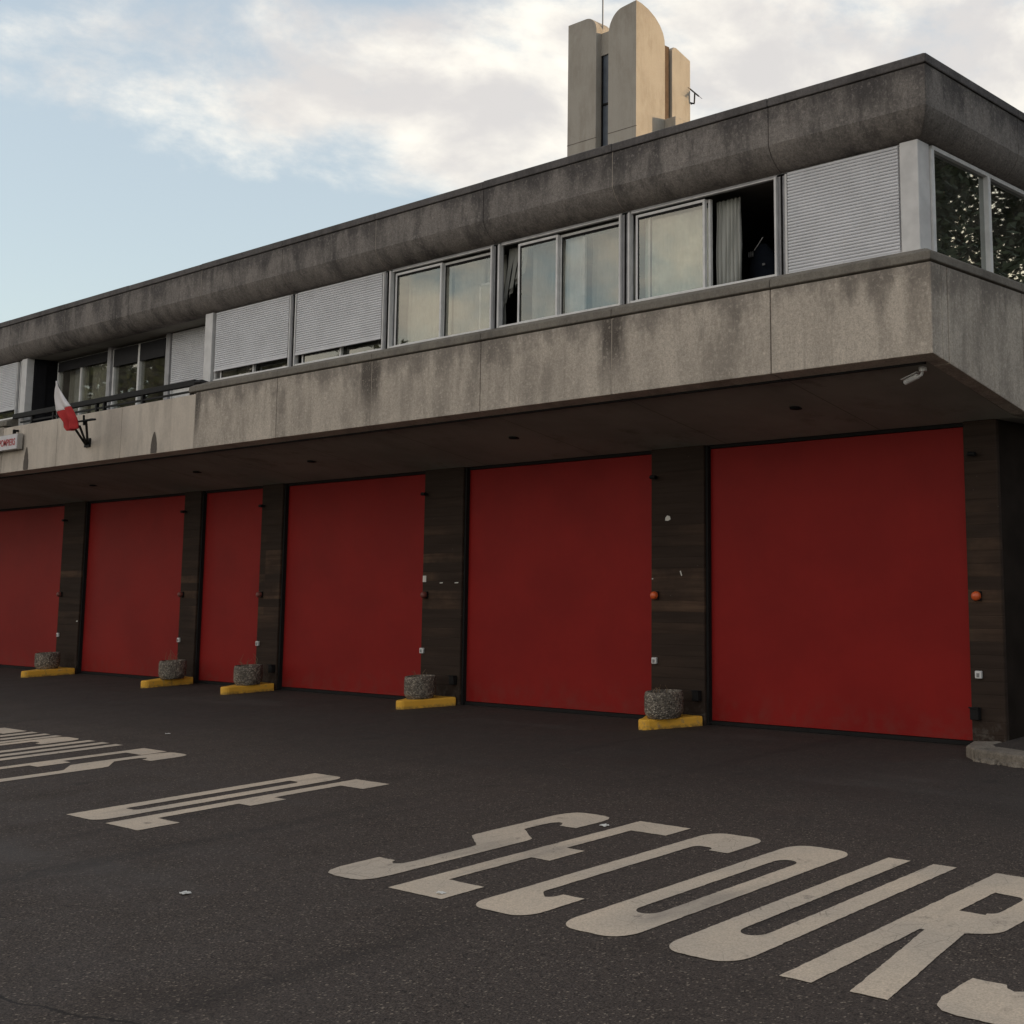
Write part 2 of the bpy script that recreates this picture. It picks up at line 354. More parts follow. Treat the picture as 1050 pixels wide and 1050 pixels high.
def mat_glass(name, tint, refl, wob=0.02):
    m = bpy.data.materials.new(name); m.use_nodes = True; N = m.node_tree.nodes; L = m.node_tree.links
    N.remove(N['Principled BSDF']); out = N['Material Output']
    t = N.new('ShaderNodeBsdfTransparent'); t.inputs[0].default_value = (*tint, 1)
    g = N.new('ShaderNodeBsdfGlossy'); g.inputs['Roughness'].default_value = 0.015; g.inputs['Color'].default_value = (0.80, 0.85, 0.82, 1)
    lw = N.new('ShaderNodeFresnel'); lw.inputs['IOR'].default_value = 1.5
    mr = N.new('ShaderNodeMapRange'); mr.inputs['From Min'].default_value = 0.04; mr.inputs['From Max'].default_value = 1.0
    mr.inputs['To Min'].default_value = refl; mr.inputs['To Max'].default_value = 1.0
    L.new(lw.outputs[0], mr.inputs['Value'])
    ge = N.new('ShaderNodeNewGeometry')
    inv = N.new('ShaderNodeMath'); inv.operation = 'SUBTRACT'; inv.inputs[0].default_value = 1.0; L.new(ge.outputs['Backfacing'], inv.inputs[1])
    rf = N.new('ShaderNodeMath'); rf.operation = 'MULTIPLY'; L.new(mr.outputs[0], rf.inputs[0]); L.new(inv.outputs[0], rf.inputs[1])
    nz = N.new('ShaderNodeTexNoise'); nz.inputs['Scale'].default_value = 1.6; nz.inputs['Detail'].default_value = 1
    L.new(ge.outputs['Position'], nz.inputs['Vector'])
    bp = N.new('ShaderNodeBump'); bp.inputs['Strength'].default_value = 0.05; bp.inputs['Distance'].default_value = wob
    L.new(nz.outputs['Fac'], bp.inputs['Height']); L.new(bp.outputs[0], g.inputs['Normal'])
    # grime on the pane
    d = N.new('ShaderNodeBsdfDiffuse'); d.inputs[0].default_value = (0.32, 0.29, 0.25, 1)
    n2 = N.new('ShaderNodeTexNoise'); n2.inputs['Scale'].default_value = 5; n2.inputs['Detail'].default_value = 6
    L.new(ge.outputs['Position'], n2.inputs['Vector'])
    m2 = N.new('ShaderNodeMapRange'); m2.inputs['From Min'].default_value = 0.35; m2.inputs['From Max'].default_value = 0.75
    m2.inputs['To Min'].default_value = 0.03; m2.inputs['To Max'].default_value = 0.14
    L.new(n2.outputs['Fac'], m2.inputs['Value'])
    x = N.new('ShaderNodeMixShader'); L.new(rf.outputs[0], x.inputs[0]); L.new(t.outputs[0], x.inputs[1]); L.new(g.outputs[0], x.inputs[2])
    y = N.new('ShaderNodeMixShader'); L.new(m2.outputs[0], y.inputs[0]); L.new(x.outputs[0], y.inputs[1]); L.new(d.outputs[0], y.inputs[2])
    L.new(y.outputs[0], out.inputs['Surface']); MATS[name] = m
mat_glass('window_glass', (0.90, 0.90, 0.88), 0.17)
mat_glass('side_glass', (0.25, 0.26, 0.26), 0.50, 0.004)
def mat_leaf():
    m = Mat('leaf', 0.6, 0.3)
    oi = m.N.new('ShaderNodeObjectInfo')
    c = m.mix(m.rng(m.noise(1.2, 3), 0.3, 0.7), (0.022, 0.034, 0.014), (0.050, 0.066, 0.024))
    m.color(c); m.b.inputs['Transmission Weight'].default_value = 0.0; MATS['leaf'] = m.m
mat_leaf()

# ------------------------------------------------------------------ mesh helpers
class MB:
    def __init__(s): s.v = []; s.f = []; s.mi = []; s.cur = 0
    def face(s, pts):
        b = len(s.v); s.v += [tuple(p) for p in pts]; s.f.append(tuple(range(b, b + len(pts)))); s.mi.append(s.cur)
    def box(s, x0, x1, y0, y1, z0, z1):
        b = len(s.v)
        s.v += [(x, y, z) for z in (z0, z1) for y in (y0, y1) for x in (x0, x1)]
        for q in ((0, 2, 3, 1), (4, 5, 7, 6), (0, 1, 5, 4), (1, 3, 7, 5), (3, 2, 6, 7), (2, 0, 4, 6)):
            s.f.append(tuple(b + i for i in q)); s.mi.append(s.cur)
        return s
    def loft(s, a, b, cap=True):
        """two closed outlines with the same number of points"""
        n = len(a); o = len(s.v); s.v += [tuple(p) for p in a] + [tuple(p) for p in b]
        for i in range(n):
            j = (i + 1) % n; s.f.append((o + i, o + j, o + n + j, o + n + i)); s.mi.append(s.cur)
        if cap:
            s.f.append(tuple(o + i for i in reversed(range(n)))); s.mi.append(s.cur)
            s.f.append(tuple(o + n + i for i in range(n))); s.mi.append(s.cur)
        return s
    def prism(s, pts2, axis, c0, c1):
        def P(p, c):
            return {'x': (c, p[0], p[1]), 'y': (p[0], c, p[1]), 'z': (p[0], p[1], c)}[axis]
        return s.loft([P(p, c0) for p in pts2], [P(p, c1) for p in pts2])
    def tube(s, pts, rad, n=10, r1=None):
        pts = [Vector(p) for p in pts]; rings = []
        for i, p in enumerate(pts):
            t = (pts[min(i + 1, len(pts) - 1)] - pts[max(i - 1, 0)]).normalized()
            u = t.orthogonal().normalized(); w = t.cross(u)
            if i and rings:
                u = (pu - t * pu.dot(t)).normalized(); w = t.cross(u)
            pu = u
            r = rad if r1 is None else rad + (r1 - rad) * i / max(1, len(pts) - 1)
            rings.append([p + (u * math.cos(2 * math.pi * k / n) + w * math.sin(2 * math.pi * k / n)) * r for k in range(n)])
        o = len(s.v)
        for rg in rings: s.v += [tuple(p) for p in rg]
        for i in range(len(rings) - 1):
            for k in range(n):
                a = o + i * n + k; b = o + i * n + (k + 1) % n
                s.f.append((a, b, b + n, a + n)); s.mi.append(s.cur)
        s.f.append(tuple(o + k for k in reversed(range(n)))); s.mi.append(s.cur)
        s.f.append(tuple(o + (len(rings) - 1) * n + k for k in range(n))); s.mi.append(s.cur)
        return s
    def lathe(s, prof, c, n=32, jit=0.0, axis='z'):
        o = len(s.v)
        for r, h in prof:
            for k in range(n):
                a = 2 * math.pi * k / n
                rr = r + (random.uniform(-jit, jit) if r > 0.01 else 0)
                if axis == 'z': s.v.append((c[0] + rr * math.cos(a), c[1] + rr * math.sin(a), c[2] + h))
                else: s.v.append((c[0] + rr * math.cos(a), c[1] - h, c[2] + rr * math.sin(a)))
        for i in range(len(prof) - 1):
            for k in range(n):
                a = o + i * n + k; b = o + i * n + (k + 1) % n
                s.f.append((a, b, b + n, a + n) if axis == 'z' else (b, a, a + n, b + n)); s.mi.append(s.cur)
        return s
    def build(s, name, mat, parent=None, bevel=0.0, smooth=False, seg=2):
        me = bpy.data.meshes.new(name)
        off = wloc(parent) if parent else Vector((0, 0, 0))
        me.from_pydata([tuple(Vector(p) - off) for p in s.v], [], s.f)
        mats = mat if isinstance(mat, (list, tuple)) else [mat]
        for q in mats: me.materials.append(MATS[q] if isinstance(q, str) else q)
        for p, i in zip(me.polygons, s.mi): p.material_index = i; p.use_smooth = smooth
        bm = bmesh.new(); bm.from_mesh(me)
        bmesh.ops.recalc_face_normals(bm, faces=bm.faces); bm.to_mesh(me); bm.free()
        o = bpy.data.objects.new(name, me); col.objects.link(o)
        if parent: o.parent = parent
        if bevel:
            bv = o.modifiers.new('bevel', 'BEVEL'); bv.width = bevel; bv.segments = seg; bv.limit_method = 'ANGLE'; bv.angle_limit = R(35)
        return o
def wloc(o):
    v = Vector((0, 0, 0))
    while o: v += o.location; o = o.parent
    return v
def tag(o, label=None, cat=None, group=None, kind=None):
    if label: o['label'] = label
    if cat: o['category'] = cat
    if group: o['group'] = group
    if kind: o['kind'] = kind
    return o
def thing(name, loc, label, cat, group=None):
    o = bpy.data.objects.new(name, None); o.empty_display_size = 0.2; o.location = loc; col.objects.link(o)
    return tag(o, label, cat, group)
def arc(cx, cy, r, a0, a1, n=8, ry=None):
    ry = r if ry is None else ry
    return [(cx + r * math.cos(R(a0 + (a1 - a0) * i / n)), cy + ry * math.sin(R(a0 + (a1 - a0) * i / n))) for i in range(n + 1)]

# ------------------------------------------------------------------ ground
def ground():
    m = MB(); S = 700
    # fine patch near the camera with gentle unevenness, big skirt to the horizon
    m.box(-S, S, -S, S, -0.5, 0.0)
    o = m.build('ground', 'asphalt'); tag(o, kind='structure')
ground()

# kerb + pavement by the right-hand corner
def kerb():
    m = MB()
    # kerb run: from the corner of the last door round to the right along the street
    pts = [(-5.60, 9.90), (-5.52, 9.62), (-5.36, 9.47), (-4.70, 9.30), (-2.5, 9.10), (2.0, 8.9), (9.0, 8.8)]
    inner = [(-5.36, 10.02), (-5.37, 9.84), (-5.26, 9.71), (-4.66, 9.54), (-2.5, 9.34), (2.0, 9.14), (9.0, 9.04)]
    rnd = random.Random(3)
    for i in range(len(pts) - 1):
        n = max(1, int((Vector(pts[i + 1]) - Vector(pts[i])).length / 0.75))
        for k in range(n):
            a, b = k / n, (k + 1) / n
            g = 0.008
            q = [Vector(pts[i]).lerp(Vector(pts[i + 1]), a), Vector(pts[i]).lerp(Vector(pts[i + 1]), b),
                 Vector(inner[i]).lerp(Vector(inner[i + 1]), b), Vector(inner[i]).lerp(Vector(inner[i + 1]), a)]
            c = sum(q, Vector((0, 0))) / 4
            q = [c + (p - c) * 0.985 for p in q]
            h = 0.095 + rnd.uniform(-0.008, 0.008)
            m.loft([(p.x, p.y, -0.05) for p in q], [(p.x, p.y, h) for p in q])
    o = m.build('kerb', 'kerb_stone', bevel=0.02); tag(o, kind='structure')
    p = MB(); poly = inner + [(9.0, 30.0), (-5.36, 30.0)]
    p.prism([(a + (0.003 if i else 0.004), b + 0.004) for i, (a, b) in enumerate(poly)], 'z', -0.04, 0.082)
    o = p.build('pavement', 'asphalt'); tag(o, kind='structure')
    # low upstand of broken mortar in front of the kerb
    m = MB()
    for i in range(26):
        t = i / 25; x = -5.33 + 0.75 * t; y = 9.44 - 0.14 * t + rnd.uniform(-0.03, 0.01); s = rnd.uniform(0.015, 0.04)
        m.lathe([(0.0, s), (s * 0.7, s * 0.8), (s, 0.0)], (x, y, 0.0), 7, s * 0.25)
    tag(m.build('kerb_rubble', 'kerb_stone'), kind='stuff', label='crumbled mortar and grit lying along the foot of the kerb')
kerb()

# ------------------------------------------------------------------ painted words (flat paint on the asphalt)
W_, H_, T_ = 0.45, 1.95, 0.15
def rc(x, y, r, a0, a1): return arc(x, y, r, a0, a1, 7)
def letter(ch, w=W_):
    t = T_; h = H_
    if ch == 'E': return [[(0, 0), (w, 0), (w, .28), (t, .28), (t, .87), (.31, .87), (.31, 1.15), (t, 1.15), (t, 1.71), (w, 1.71), (w, h), (0, h)]]
    if ch == 'L': return [[(0, 0), (w, 0), (w, .28), (t, .28), (t, h), (0, h)]]
    if ch == 'I': return [[(0, 0), (t, 0), (t, h), (0, h)]]
    if ch == 'H': return [[(0, 0), (t, 0), (t, .86), (w - t, .86), (w - t, 0), (w, 0), (w, h), (w - t, h), (w - t, 1.12), (t, 1.12), (t, h), (0, h)]]
    if ch == 'V': return [[(.14, 0), (w - .14, 0), (w, h), (w - t, h), (w / 2, .45), (t, h), (0, h)]]
    if ch == 'C':
        return [rc(.13, .13, .13, 180, 270) + rc(w - .13, .13, .13, 270, 350) + [(w, .40), (.29, .40)] + rc(.235, .37, .05, 0, -90)[:] + rc(.2, .41, .05, 240, 180)
                + rc(.2, 1.56, .05, 180, 90) + rc(.25, 1.56, .05, 90, 20) + [(.30, 1.55), (w, 1.55)] + rc(w - .13, h - .13, .13, 10, 90) + rc(.13, h - .13, .13, 90, 180)]
    if ch == 'O':
        outer = rc(.14, .14, .14, 180, 270) + rc(w - .14, .14, .14, 270, 360) + rc(w - .14, h - .14, .14, 0, 90) + rc(.14, h - .14, .14, 90, 180)
        inner = arc(w / 2, .44, .075, 180, 360, 10) + arc(w / 2, h - .42, .075, 0, 180, 10)
        return [outer, inner]
    if ch == 'D':
        outer = [(0, 0)] + rc(w - .12, .12, .12, 270, 360) + rc(w - .12, h - .12, .12, 0, 90) + [(0, h)]
        inner = [(t, .34)] + rc(w - t - .05, .39, .05, 270, 360) + rc(w - t - .05, h - .37, .05, 0, 90) + [(t, h - .32)]
        return [outer, inner]
    if ch == 'U':
        return [rc(.14, .14, .14, 180, 270) + rc(w - .14, .14, .14, 270, 360) + [(w, h), (w - t, h)] + arc(w / 2, .44, .075, 360, 180, 10) + [(t, h), (0, h)]]
    if ch == 'R':
        t = .165; W = .52
        outer = [(0, 0), (t, 0), (t, .865), (.19, .865), (.355, 0), (.535, 0), (.375, .91)] + rc(W - .12, 1.06, .12, 300, 360) + rc(W - .10, h - .10, .10, 0, 90) + [(0, h)]
        inner = [(t + .01, 1.22), (.32, 1.22)] + rc(.305, 1.30, .055, 280, 360) + rc(.305, 1.53, .055, 0, 80) + [(t + .01, 1.60)]
        return [outer, inner]
    if ch == 'S':
        return [[(0, .40), (0, .14), (.03, .055), (.075, .015), (.15, 0), (.31, 0), (.38, .02), (.425, .08), (.44, .17), (.44, 1.16), (.425, 1.21), (.16, 1.38), (.155, 1.52), (.165, 1.60), (.20, 1.645),
                 (.24, 1.64), (.275, 1.60), (.285, 1.57), (.44, 1.57), (.44, 1.80), (.425, 1.88), (.385, 1.93), (.31, h), (.13, h), (.065, 1.93), (.02, 1.87), (0, 1.78), (0, 1.11), (.015, 1.07),
                 (.26, .91), (.27, .86), (.27, .44), (.255, .37), (.215, .345), (.175, .365), (.155, .40)]]
def fill_letter(loops):
    bm = bmesh.new()
    es = []
    for lp in loops:
        # drop near-duplicate points
        q = []
        for p in lp:
            if not q or (Vector(p) - Vector(q[-1])).length > 1e-4: q.append(p)
        if (Vector(q[0]) - Vector(q[-1])).length < 1e-4: q.pop()
        vs = [bm.verts.new((x, y, 0)) for x, y in q]
        for i in range(len(vs)): es.append(bm.edges.new((vs[i], vs[(i + 1) % len(vs)])))
    bmesh.ops.triangle_fill(bm, use_beauty=True, use_dissolve=False, edges=es)
    v = [tuple(x.co) for x in bm.verts]; idx = {x: i for i, x in enumerate(bm.verts)}
    f = [tuple(idx[q] for q in a.verts) for a in bm.faces]; bm.free(); return v, f
def word(text, xs, y0, label):
    root = thing('painted_word', (xs[0], y0, 0.0), label, 'road marking', 'words painted on the forecourt')
    for ch, x in zip(text, xs):
        loops = []; rn = random.Random(ord(ch) * 31 + int(-x * 100))
        for lp in letter(ch):
            q = []
            for k in range(len(lp)):
                a, b = Vector(lp[k]), Vector(lp[(k + 1) % len(lp)]); d = (b - a).length
                n = max(1, int(d / 0.022)) if x > -10 else 1
                nor = Vector((-(b - a).y, (b - a).x)).normalized() if d > 1e-6 else Vector((0, 0))
                for i in range(n):
                    p = a.lerp(b, i / n)
                    if i: p += nor * (0.004 * mnoise.noise((p.x * 14 + x * 7, p.y * 14, 1.0)) + rn.gauss(0, 0.0012))
                    q.append((p.x, p.y))
            loops.append(q)
        v, f = fill_letter(loops)
        m = MB()
        m.v = [(x + px - 0.018 * py, y0 + py, 0.004) for px, py, _ in v]; m.f = f; m.mi = [0] * len(f)
        o = m.build('letter', 'road_paint', root)
        for p in o.data.polygons:
            if p.normal.z < 0: p.flip()
word('SECOURS', [-6.665, -6.01, -5.365, -4.71, -4.04, -3.345, -2.65], 4.235, 'big worn white letters SECOURS painted on the asphalt nearest the viewer')
word('DE', [-9.80, -9.215], 4.24, 'short pair of worn white letters DE painted on the asphalt')
word('VEHICULES', [-16.20, -15.76, -15.19, -14.63, -14.44, -13.87, -13.29, -12.72, -12.25], 4.24, 'long far word VEHICULES in white paint, partly cut off, on the asphalt')

# ------------------------------------------------------------------ fire station
F, Wn, D, P = 8.43, 8.60, 10.18, 10.10      # parapet face, window face, doors, pillars
XR, XL = -5.02, -36.0                       # right corner of the overhang, far left end
ZB, ZG, ZT = 3.33, 4.085, 4.20              # parapet bottom, groove, coping top
SL = -(ZB - 2.965) / (10.12 - F)
JX = [-6.67, -8.64, -10.60, -12.54, -14.50, -16.47, -18.50, -20.53, -22.47, -24.44, -26.41, -28.38, -30.35, -32.32, -34.29]
station = thing('fire_station', (-15.0, 10.1, 0.0), 'long two storey concrete fire station with red garage doors under an overhanging upper floor', 'building')

def zsof(y): return ZB + SL * (min(y, 10.12) - F)

# --- lower parapet band: one panel per bay, open joints between them
BAL0, BAL1 = -22.36, -16.65                 # balcony stretch: no coping, smoother pale panels
def parapet():
    edges = [XR] + JX + [XL]
    for a, b in zip(edges[:-1], edges[1:]):
        x1, x0 = a - (0 if a == XR else 0.006), b + 0.006
        if a == XR: x1 = XR
        bal = x0 > BAL0 - 0.3 and x1 < BAL1 + 0.2
        mb = MB()
        top = 4.06 if bal else ZG - 0.006
        mb.prism([(F, ZB), (F, top), (F + 0.16, top), (F + 0.16, zsof(F + 0.16))], 'x', x0, x1)
        o = mb.build('parapet_panel', 'balcony_concrete' if bal else 'parapet_concrete', station, bevel=0.006)
    # dark backing seen in the joints
    m = MB(); m.prism([(F + 0.02, ZB + 0.02), (F + 0.02, ZG - 0.02), (F + 0.15, ZG - 0.02), (F + 0.15, ZB + 0.03)], 'x', XL + 0.05, XR - 0.2)
    m.build('joint_filler', 'black_rubber', station)
    # side panels, their lower edge running down with the soffit
    m = MB()
    ys = [F, 8.69, 10.03, 12.0, 14.0, 16.0, 18.0, 20.0]
    for i, (a, b) in enumerate(zip(ys[:-1], ys[1:])):
        a2 = a + (0.165 if i == 0 else 0.006); b2 = b - 0.006
        m.prism([(a2, zsof(a2) + 0.003), (b2, zsof(b2) + 0.003), (b2, ZG - 0.006), (a2, ZG - 0.006)], 'x', XR - 0.16, XR)
    m.build('side_parapet', 'parapet_concrete', station, bevel=0.006)
    # sloping coping on top
    prof = [(F - 0.012, ZG + 0.012), (F - 0.004, ZG + 0.085), (F + 0.09, ZT + 0.02), (F + 0.17, ZT + 0.03), (F + 0.17, ZG), (F + 0.02, ZG)]
    for x0, x1 in ((XL, BAL0), (BAL1, XR)):
        m = MB()
        js = [x1] + [j for j in JX if x0 + 0.1 < j < x1] + [x0]
        for a, b in zip(js[:-1], js[1:]):
            A = [(b + 0.003, y, z) for y, z in prof]
            if a == XR: B = [(XR - (y - F) , y, z) for y, z in prof]
            else: B = [(a - 0.003, y, z) for y, z in prof]
            m.loft(A, B)
        if x0 == XL: m.build('coping', 'coping_concrete', station, bevel=0.008)
    js = [F] + [10.03, 12.0, 14.0, 16.0, 18.0, 20.0]
    for a, b in zip(js[:-1], js[1:]):
        A = [(XR - (y - F), (y if a == F else a + 0.003), z) for y, z in prof]
        B = [(XR - (y - F), b - 0.003, z) for y, z in prof]
        m.loft(A, B)
    m.build('coping', 'coping_concrete', station, bevel=0.008)
parapet()

def mortar():
    for k, x in enumerate(JX):
        if k % 2 == 0: continue
        m = MB()
        m.prism([(F + 0.004, ZB + 0.01), (F + 0.004, ZG - 0.01), (F + 0.15, ZG - 0.01), (F + 0.15, ZB + 0.01)], 'x', x - 0.0055, x + 0.0055)
        m.build('joint_mortar', 'mortar', station)
mortar()

# --- soffit (slopes down to the door heads) and floor slab edge
def soffit():
    m = MB()
    y0, y1 = F + 0.165, 10.12
    m.prism([(y0, zsof(y0) + 0.012), (y1, zsof(y1)), (20.0, zsof(y1)), (20.0, zsof(y1) + 0.25), (y0, 3.75)], 'x', XL, XR - 0.165)
    m.build('soffit', 'soffit_plaster', station)
    m = MB()   # thin drip strip behind the parapet foot
    m.box(XL, XR - 0.18, F + 0.162, F + 0.19, zsof(F + 0.18) - 0.012, zsof(F + 0.18) + 0.05)
    m.build('drip_strip', 'black_rubber', station)
soffit()

# --- roof fascia: upright face, rounded underside, cap
def fascia():
    ZC, ZV, ZE = 5.75, 5.40, 5.185
    def prof():
        p = [(F, ZC), (F, ZV)]
        a0 = R(25); ca, sa = math.cos(a0), math.sin(a0)
        for i in range(1, 13):
            a = a0 + (R(90) - a0) * i / 12
            p.append((F + 0.235 * (1 - math.cos(a) / ca), ZV - (ZV - ZE) * (math.sin(a) - sa) / (1 - sa)))
        p += [(F + 0.26, ZE), (F + 0.26, ZC)]
        return p
    pr = prof(); m = MB()
    edges = [XR] + JX + [XL]
    for a, b in zip(edges[:-1], edges[1:]):
        A = [(b + 0.004, y, z) for y, z in pr]
        B = [((XR - (y - F)) if a == XR else a - 0.004, y, z) for y, z in pr]
        m.loft(A, B)
    ys = [F, 10.08, 12.0, 14.0, 16.0, 18.0, 20.0]
    for a, b in zip(ys[:-1], ys[1:]):
        A = [(XR - (y - F), y if a == F else a + 0.004, z) for y, z in pr]
        B = [(XR - (y - F), b - 0.004, z) for y, z in pr]
        m.loft(A, B)
    o = m.build('roof_fascia', 'fascia_concrete', station, bevel=0.004)
    m = MB(); m.prism([(F + 0.02, ZC - 0.01), (F + 0.02, ZV - 0.005), (F + 0.15, ZE + 0.06), (F + 0.24, ZE + 0.02), (F + 0.24, ZC - 0.01)], 'x', XL + .02, XR - 0.3); m.build('joint_filler', 'black_rubber', station)
    c = MB(); e = 0.015
    rnd = random.Random(11)
    cap = [(F - e, ZC + 0.004), (F - e, 5.835), (F + 0.02, 5.845), (F + 0.30, 5.845), (F + 0.30, ZC + 0.004)]
    xs = [XR + e] + JX + [XL]
    for i, (a, b) in enumerate(zip(xs[:-1], xs[1:])):
        dz = rnd.uniform(-0.006, 0.004)
        A = [(b + 0.003, y, z + (dz if z > 5.8 else 0)) for y, z in cap]
        B = [((XR - (y - F)) if i == 0 else a - 0.003, y, z + (dz if z > 5.8 else 0)) for y, z in cap]
        c.loft(A, B)
    for a, b in zip(ys[:-1], ys[1:]):
        A = [(XR - (y - F), y if a == F else a + 0.003, z) for y, z in cap]
        B = [(XR - (y - F), b - 0.003, z) for y, z in cap]
        c.loft(A, B)
    c.build('cap', 'cap_concrete', o, bevel=0.01)
    r = MB(); r.box(XL, XR - 0.3, F + 0.31, 20.0, 5.45, 5.72); r.build('flat_roof', 'roof_felt', station)
    for q, x in enumerate(JX):
        if q % 2 == 0: continue
        mm = MB(); mm.loft([(x - 0.007, y + 0.003, z + 0.002) for y, z in pr], [(x + 0.007, y + 0.003, z + 0.002) for y, z in pr]); mm.build('joint_mortar', 'mortar', station)
    k = MB(); k.box(XL, XR - 0.25, F + 0.27, 20.0, 5.22, 5.44); k.build('ceiling_slab', 'interior_wall', station)
    # dark gap line at window heads
    h = MB(); h.box(-16.6, -5.22, F + 0.2, F + 0.262, 5.165, 5.19); h.build('head_strip', 'frame_grey', station)
fascia()

# --- pillars and garage doors
PX = [(-24.13, -23.33), (-19.92, -19.42), (-17.66, -17.11), (-13.78, -12.99), (-9.715, -8.935), (-5.72, -5.37)]
PX_all = [(-35.9, -35.4), (-32.0, -31.3), (-28.1, -27.4)] + PX
ZD = 2.955
for i, (a, b) in enumerate(PX_all):
    m = MB(); m.box(a, b, P, P + (0.45 if i < len(PX_all) - 1 else 0.06), -0.02, ZD + 0.012); m.build('pillar', 'board_marked_pillar', station, bevel=0.012)
for (a0, a1), (b0, b1) in zip(PX_all[:-1], PX_all[1:]):
    x0, x1 = a1, b0
    m = MB()
    nrow = 1; zb = 0.045; hh = (2.925 - zb) / nrow
    for k in range(nrow):
        m.box(x0 + 0.033, x1 - 0.012, D, D + 0.05, zb + k * hh + 0.0015, zb + (k + 1) * hh - 0.0015)
    d = m.build('garage_door', 'red_door_paint', station, bevel=0.002)
    s = MB(); s.box(x0 + 0.03, x1 - 0.012, D - 0.012, D + 0.05, 0.004, 0.041); s.build('bottom_seal', 'black_rubber', d)
    fr = MB()
    fr.box(x0 + 0.002, x0 + 0.032, P + 0.03, D + 0.08, 0, ZD); fr.box(x1 - 0.010, x1 - 0.002, D - 0.005, D + 0.08, 0, ZD)
    fr.box(x0 + 0.032, x1 - 0.012, D - 0.02, D + 0.08, 2.928, ZD + 0.01); fr.box(x0 + 0.02, x1 - 0.02, D + 0.06, D + 0.09, 0, 2.95)
    fr.build('door_frame', 'black_rubber', d)

def side_wall():
    m = MB(); m.box(-5.60, -5.378, P + 0.062, 20.0, 0, 2.975); m.build('side_wall', 'shaded_side_wall', station)
    m = MB(); m.box(XL, -5.61, 19.7, 20.0, 0, 5.2); m.box(XL - 0.3, XL, F + 0.2, 20.0, 0, 5.75); m.build('back_wall', 'tower_render', station)
side_wall()

# --- upper floor: rooms behind the glass
def rooms():
    m = MB()
    m.box(-36, -5.5, 8.66, 12.3, 3.9, 4.05)              # floor
    m.box(-36, -5.5, 12.3, 12.45, 4.05, 5.21)            # back wall
    for x in (-6.67, -8.64, -10.6, -12.54, -16.5, -22.25): m.box(x - 0.04, x + 0.04, 9.15, 12.29, 4.05, 5.21)
    m.build('interior', 'interior_wall', station)
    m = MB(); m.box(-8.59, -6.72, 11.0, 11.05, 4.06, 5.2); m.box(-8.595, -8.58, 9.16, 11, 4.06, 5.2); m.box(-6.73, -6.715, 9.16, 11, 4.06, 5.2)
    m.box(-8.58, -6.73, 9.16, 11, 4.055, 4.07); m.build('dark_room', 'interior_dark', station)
rooms()

def frame_rect(m, x0, x1, z0, z1, y0, y1, w):
    m.box(x0, x0 + w, y0, y1, z0, z1); m.box(x1 - w, x1, y0, y1, z0, z1)
    m.box(x0 + w, x1 - w, y0, y1, z0, z0 + w); m.box(x0 + w, x1 - w, y0, y1, z1 - w, z1)
def pane(x0, x1, z0, z1, y, parent, mat='window_glass'):
    rn = random.Random(int(x0 * 977)); a = rn.uniform(-0.006, 0.006); b = rn.uniform(-0.004, 0.004)
    q = [(x0, y - a * (x1 - x0), z0), (x1, y + a * (x1 - x0), z0), (x1, y + a * (x1 - x0) + b, z1), (x0, y - a * (x1 - x0) + b, z1)]
    m = MB(); m.loft(q, [(p[0], p[1] + 0.005, p[2]) for p in q]); return m.build('pane', mat, parent)
def shutter(x0, x1, zb, zt, y, parent):
    """roller shutter: real curved slats"""
    m = MB(); p = 0.0285; n = int((zt - zb) / p); p = (zt - zb) / n
    prof = [(0.0, 0.0), (-0.006, 0.12), (-0.009, 0.4), (-0.008, 0.68), (-0.003, 0.88), (0.004, 0.90), (0.004, 0.99)]
    pts = []
    for k in range(n):
        for yy, zz in prof: pts.append((y + yy, zb + (k + zz) * p))
    front = [[(x, a, b) for a, b in pts] for x in (x0, x1)]
    o = len(m.v); m.v += front[0] + front[1]; N = len(pts)
    for i in range(N - 1): m.f.append((o + i, o + i + 1, o + N + i + 1, o + N + i)); m.mi.append(0)
    m.box(x0, x1, y + 0.008, y + 0.014, zb, zt)
    m.box(x0, x1, y - 0.012, y + 0.016, zb - 0.03, zb - 0.001)
    return m.build('shutter', 'shutter_aluminium', parent)
def curtain(x0, x1, z0, z1, y, mat, parent, folds=9, amp=0.025, name='curtain'):
    m = MB(); n = folds * 8; rows = 6; vs = []
    rn = random.Random(int(x0 * 100))
    ph = [rn.uniform(-0.5, 0.5) for _ in range(folds + 2)]
    for r in range(rows + 1):
        for i in range(n + 1):
            t = i / n; a = amp * (0.6 + 0.5 * r / rows)
            vs.append((x0 + (x1 - x0) * t + 0.006 * math.sin(r * 1.3 + i), y + a * math.sin(2 * math.pi * folds * t + ph[int(t * folds)]) , z1 + (z0 - z1) * r / rows))
    m.v = vs
    for r in range(rows):
        for i in range(n):
            a = r * (n + 1) + i; m.f.append((a, a + 1, a + n + 2, a + n + 1)); m.mi.append(0)
    o = m.build(name, mat, parent, smooth=True)
    sol = o.modifiers.new('solid', 'SOLIDIFY'); sol.thickness = 0.004
    return o

ZS, ZH = 4.215, 5.165                       # window sill and head
def mullion(x, kind='grey'):
    m = MB(); m.box(x - 0.062, x + 0.062, Wn + 0.03, Wn + 0.07, 4.15, 5.185)
    o = m.build('mullion', 'frame_grey', station)
    g = MB()
    for s in (-1, 1): g.box(x + s * 0.062 - 0.012, x + s * 0.062 + 0.012, Wn - 0.005, Wn + 0.028, 4.225, 5.165)
    g.build('guide_rail', 'post_light', o, bevel=0.003)
    k = MB(); k.box(x - 0.010, x + 0.000, Wn + 0.012, Wn + 0.029, 4.225, 5.165); k.build('joint_strip', 'black_rubber', o)
for x in JX[:5] + JX[8:]: mullion(x)

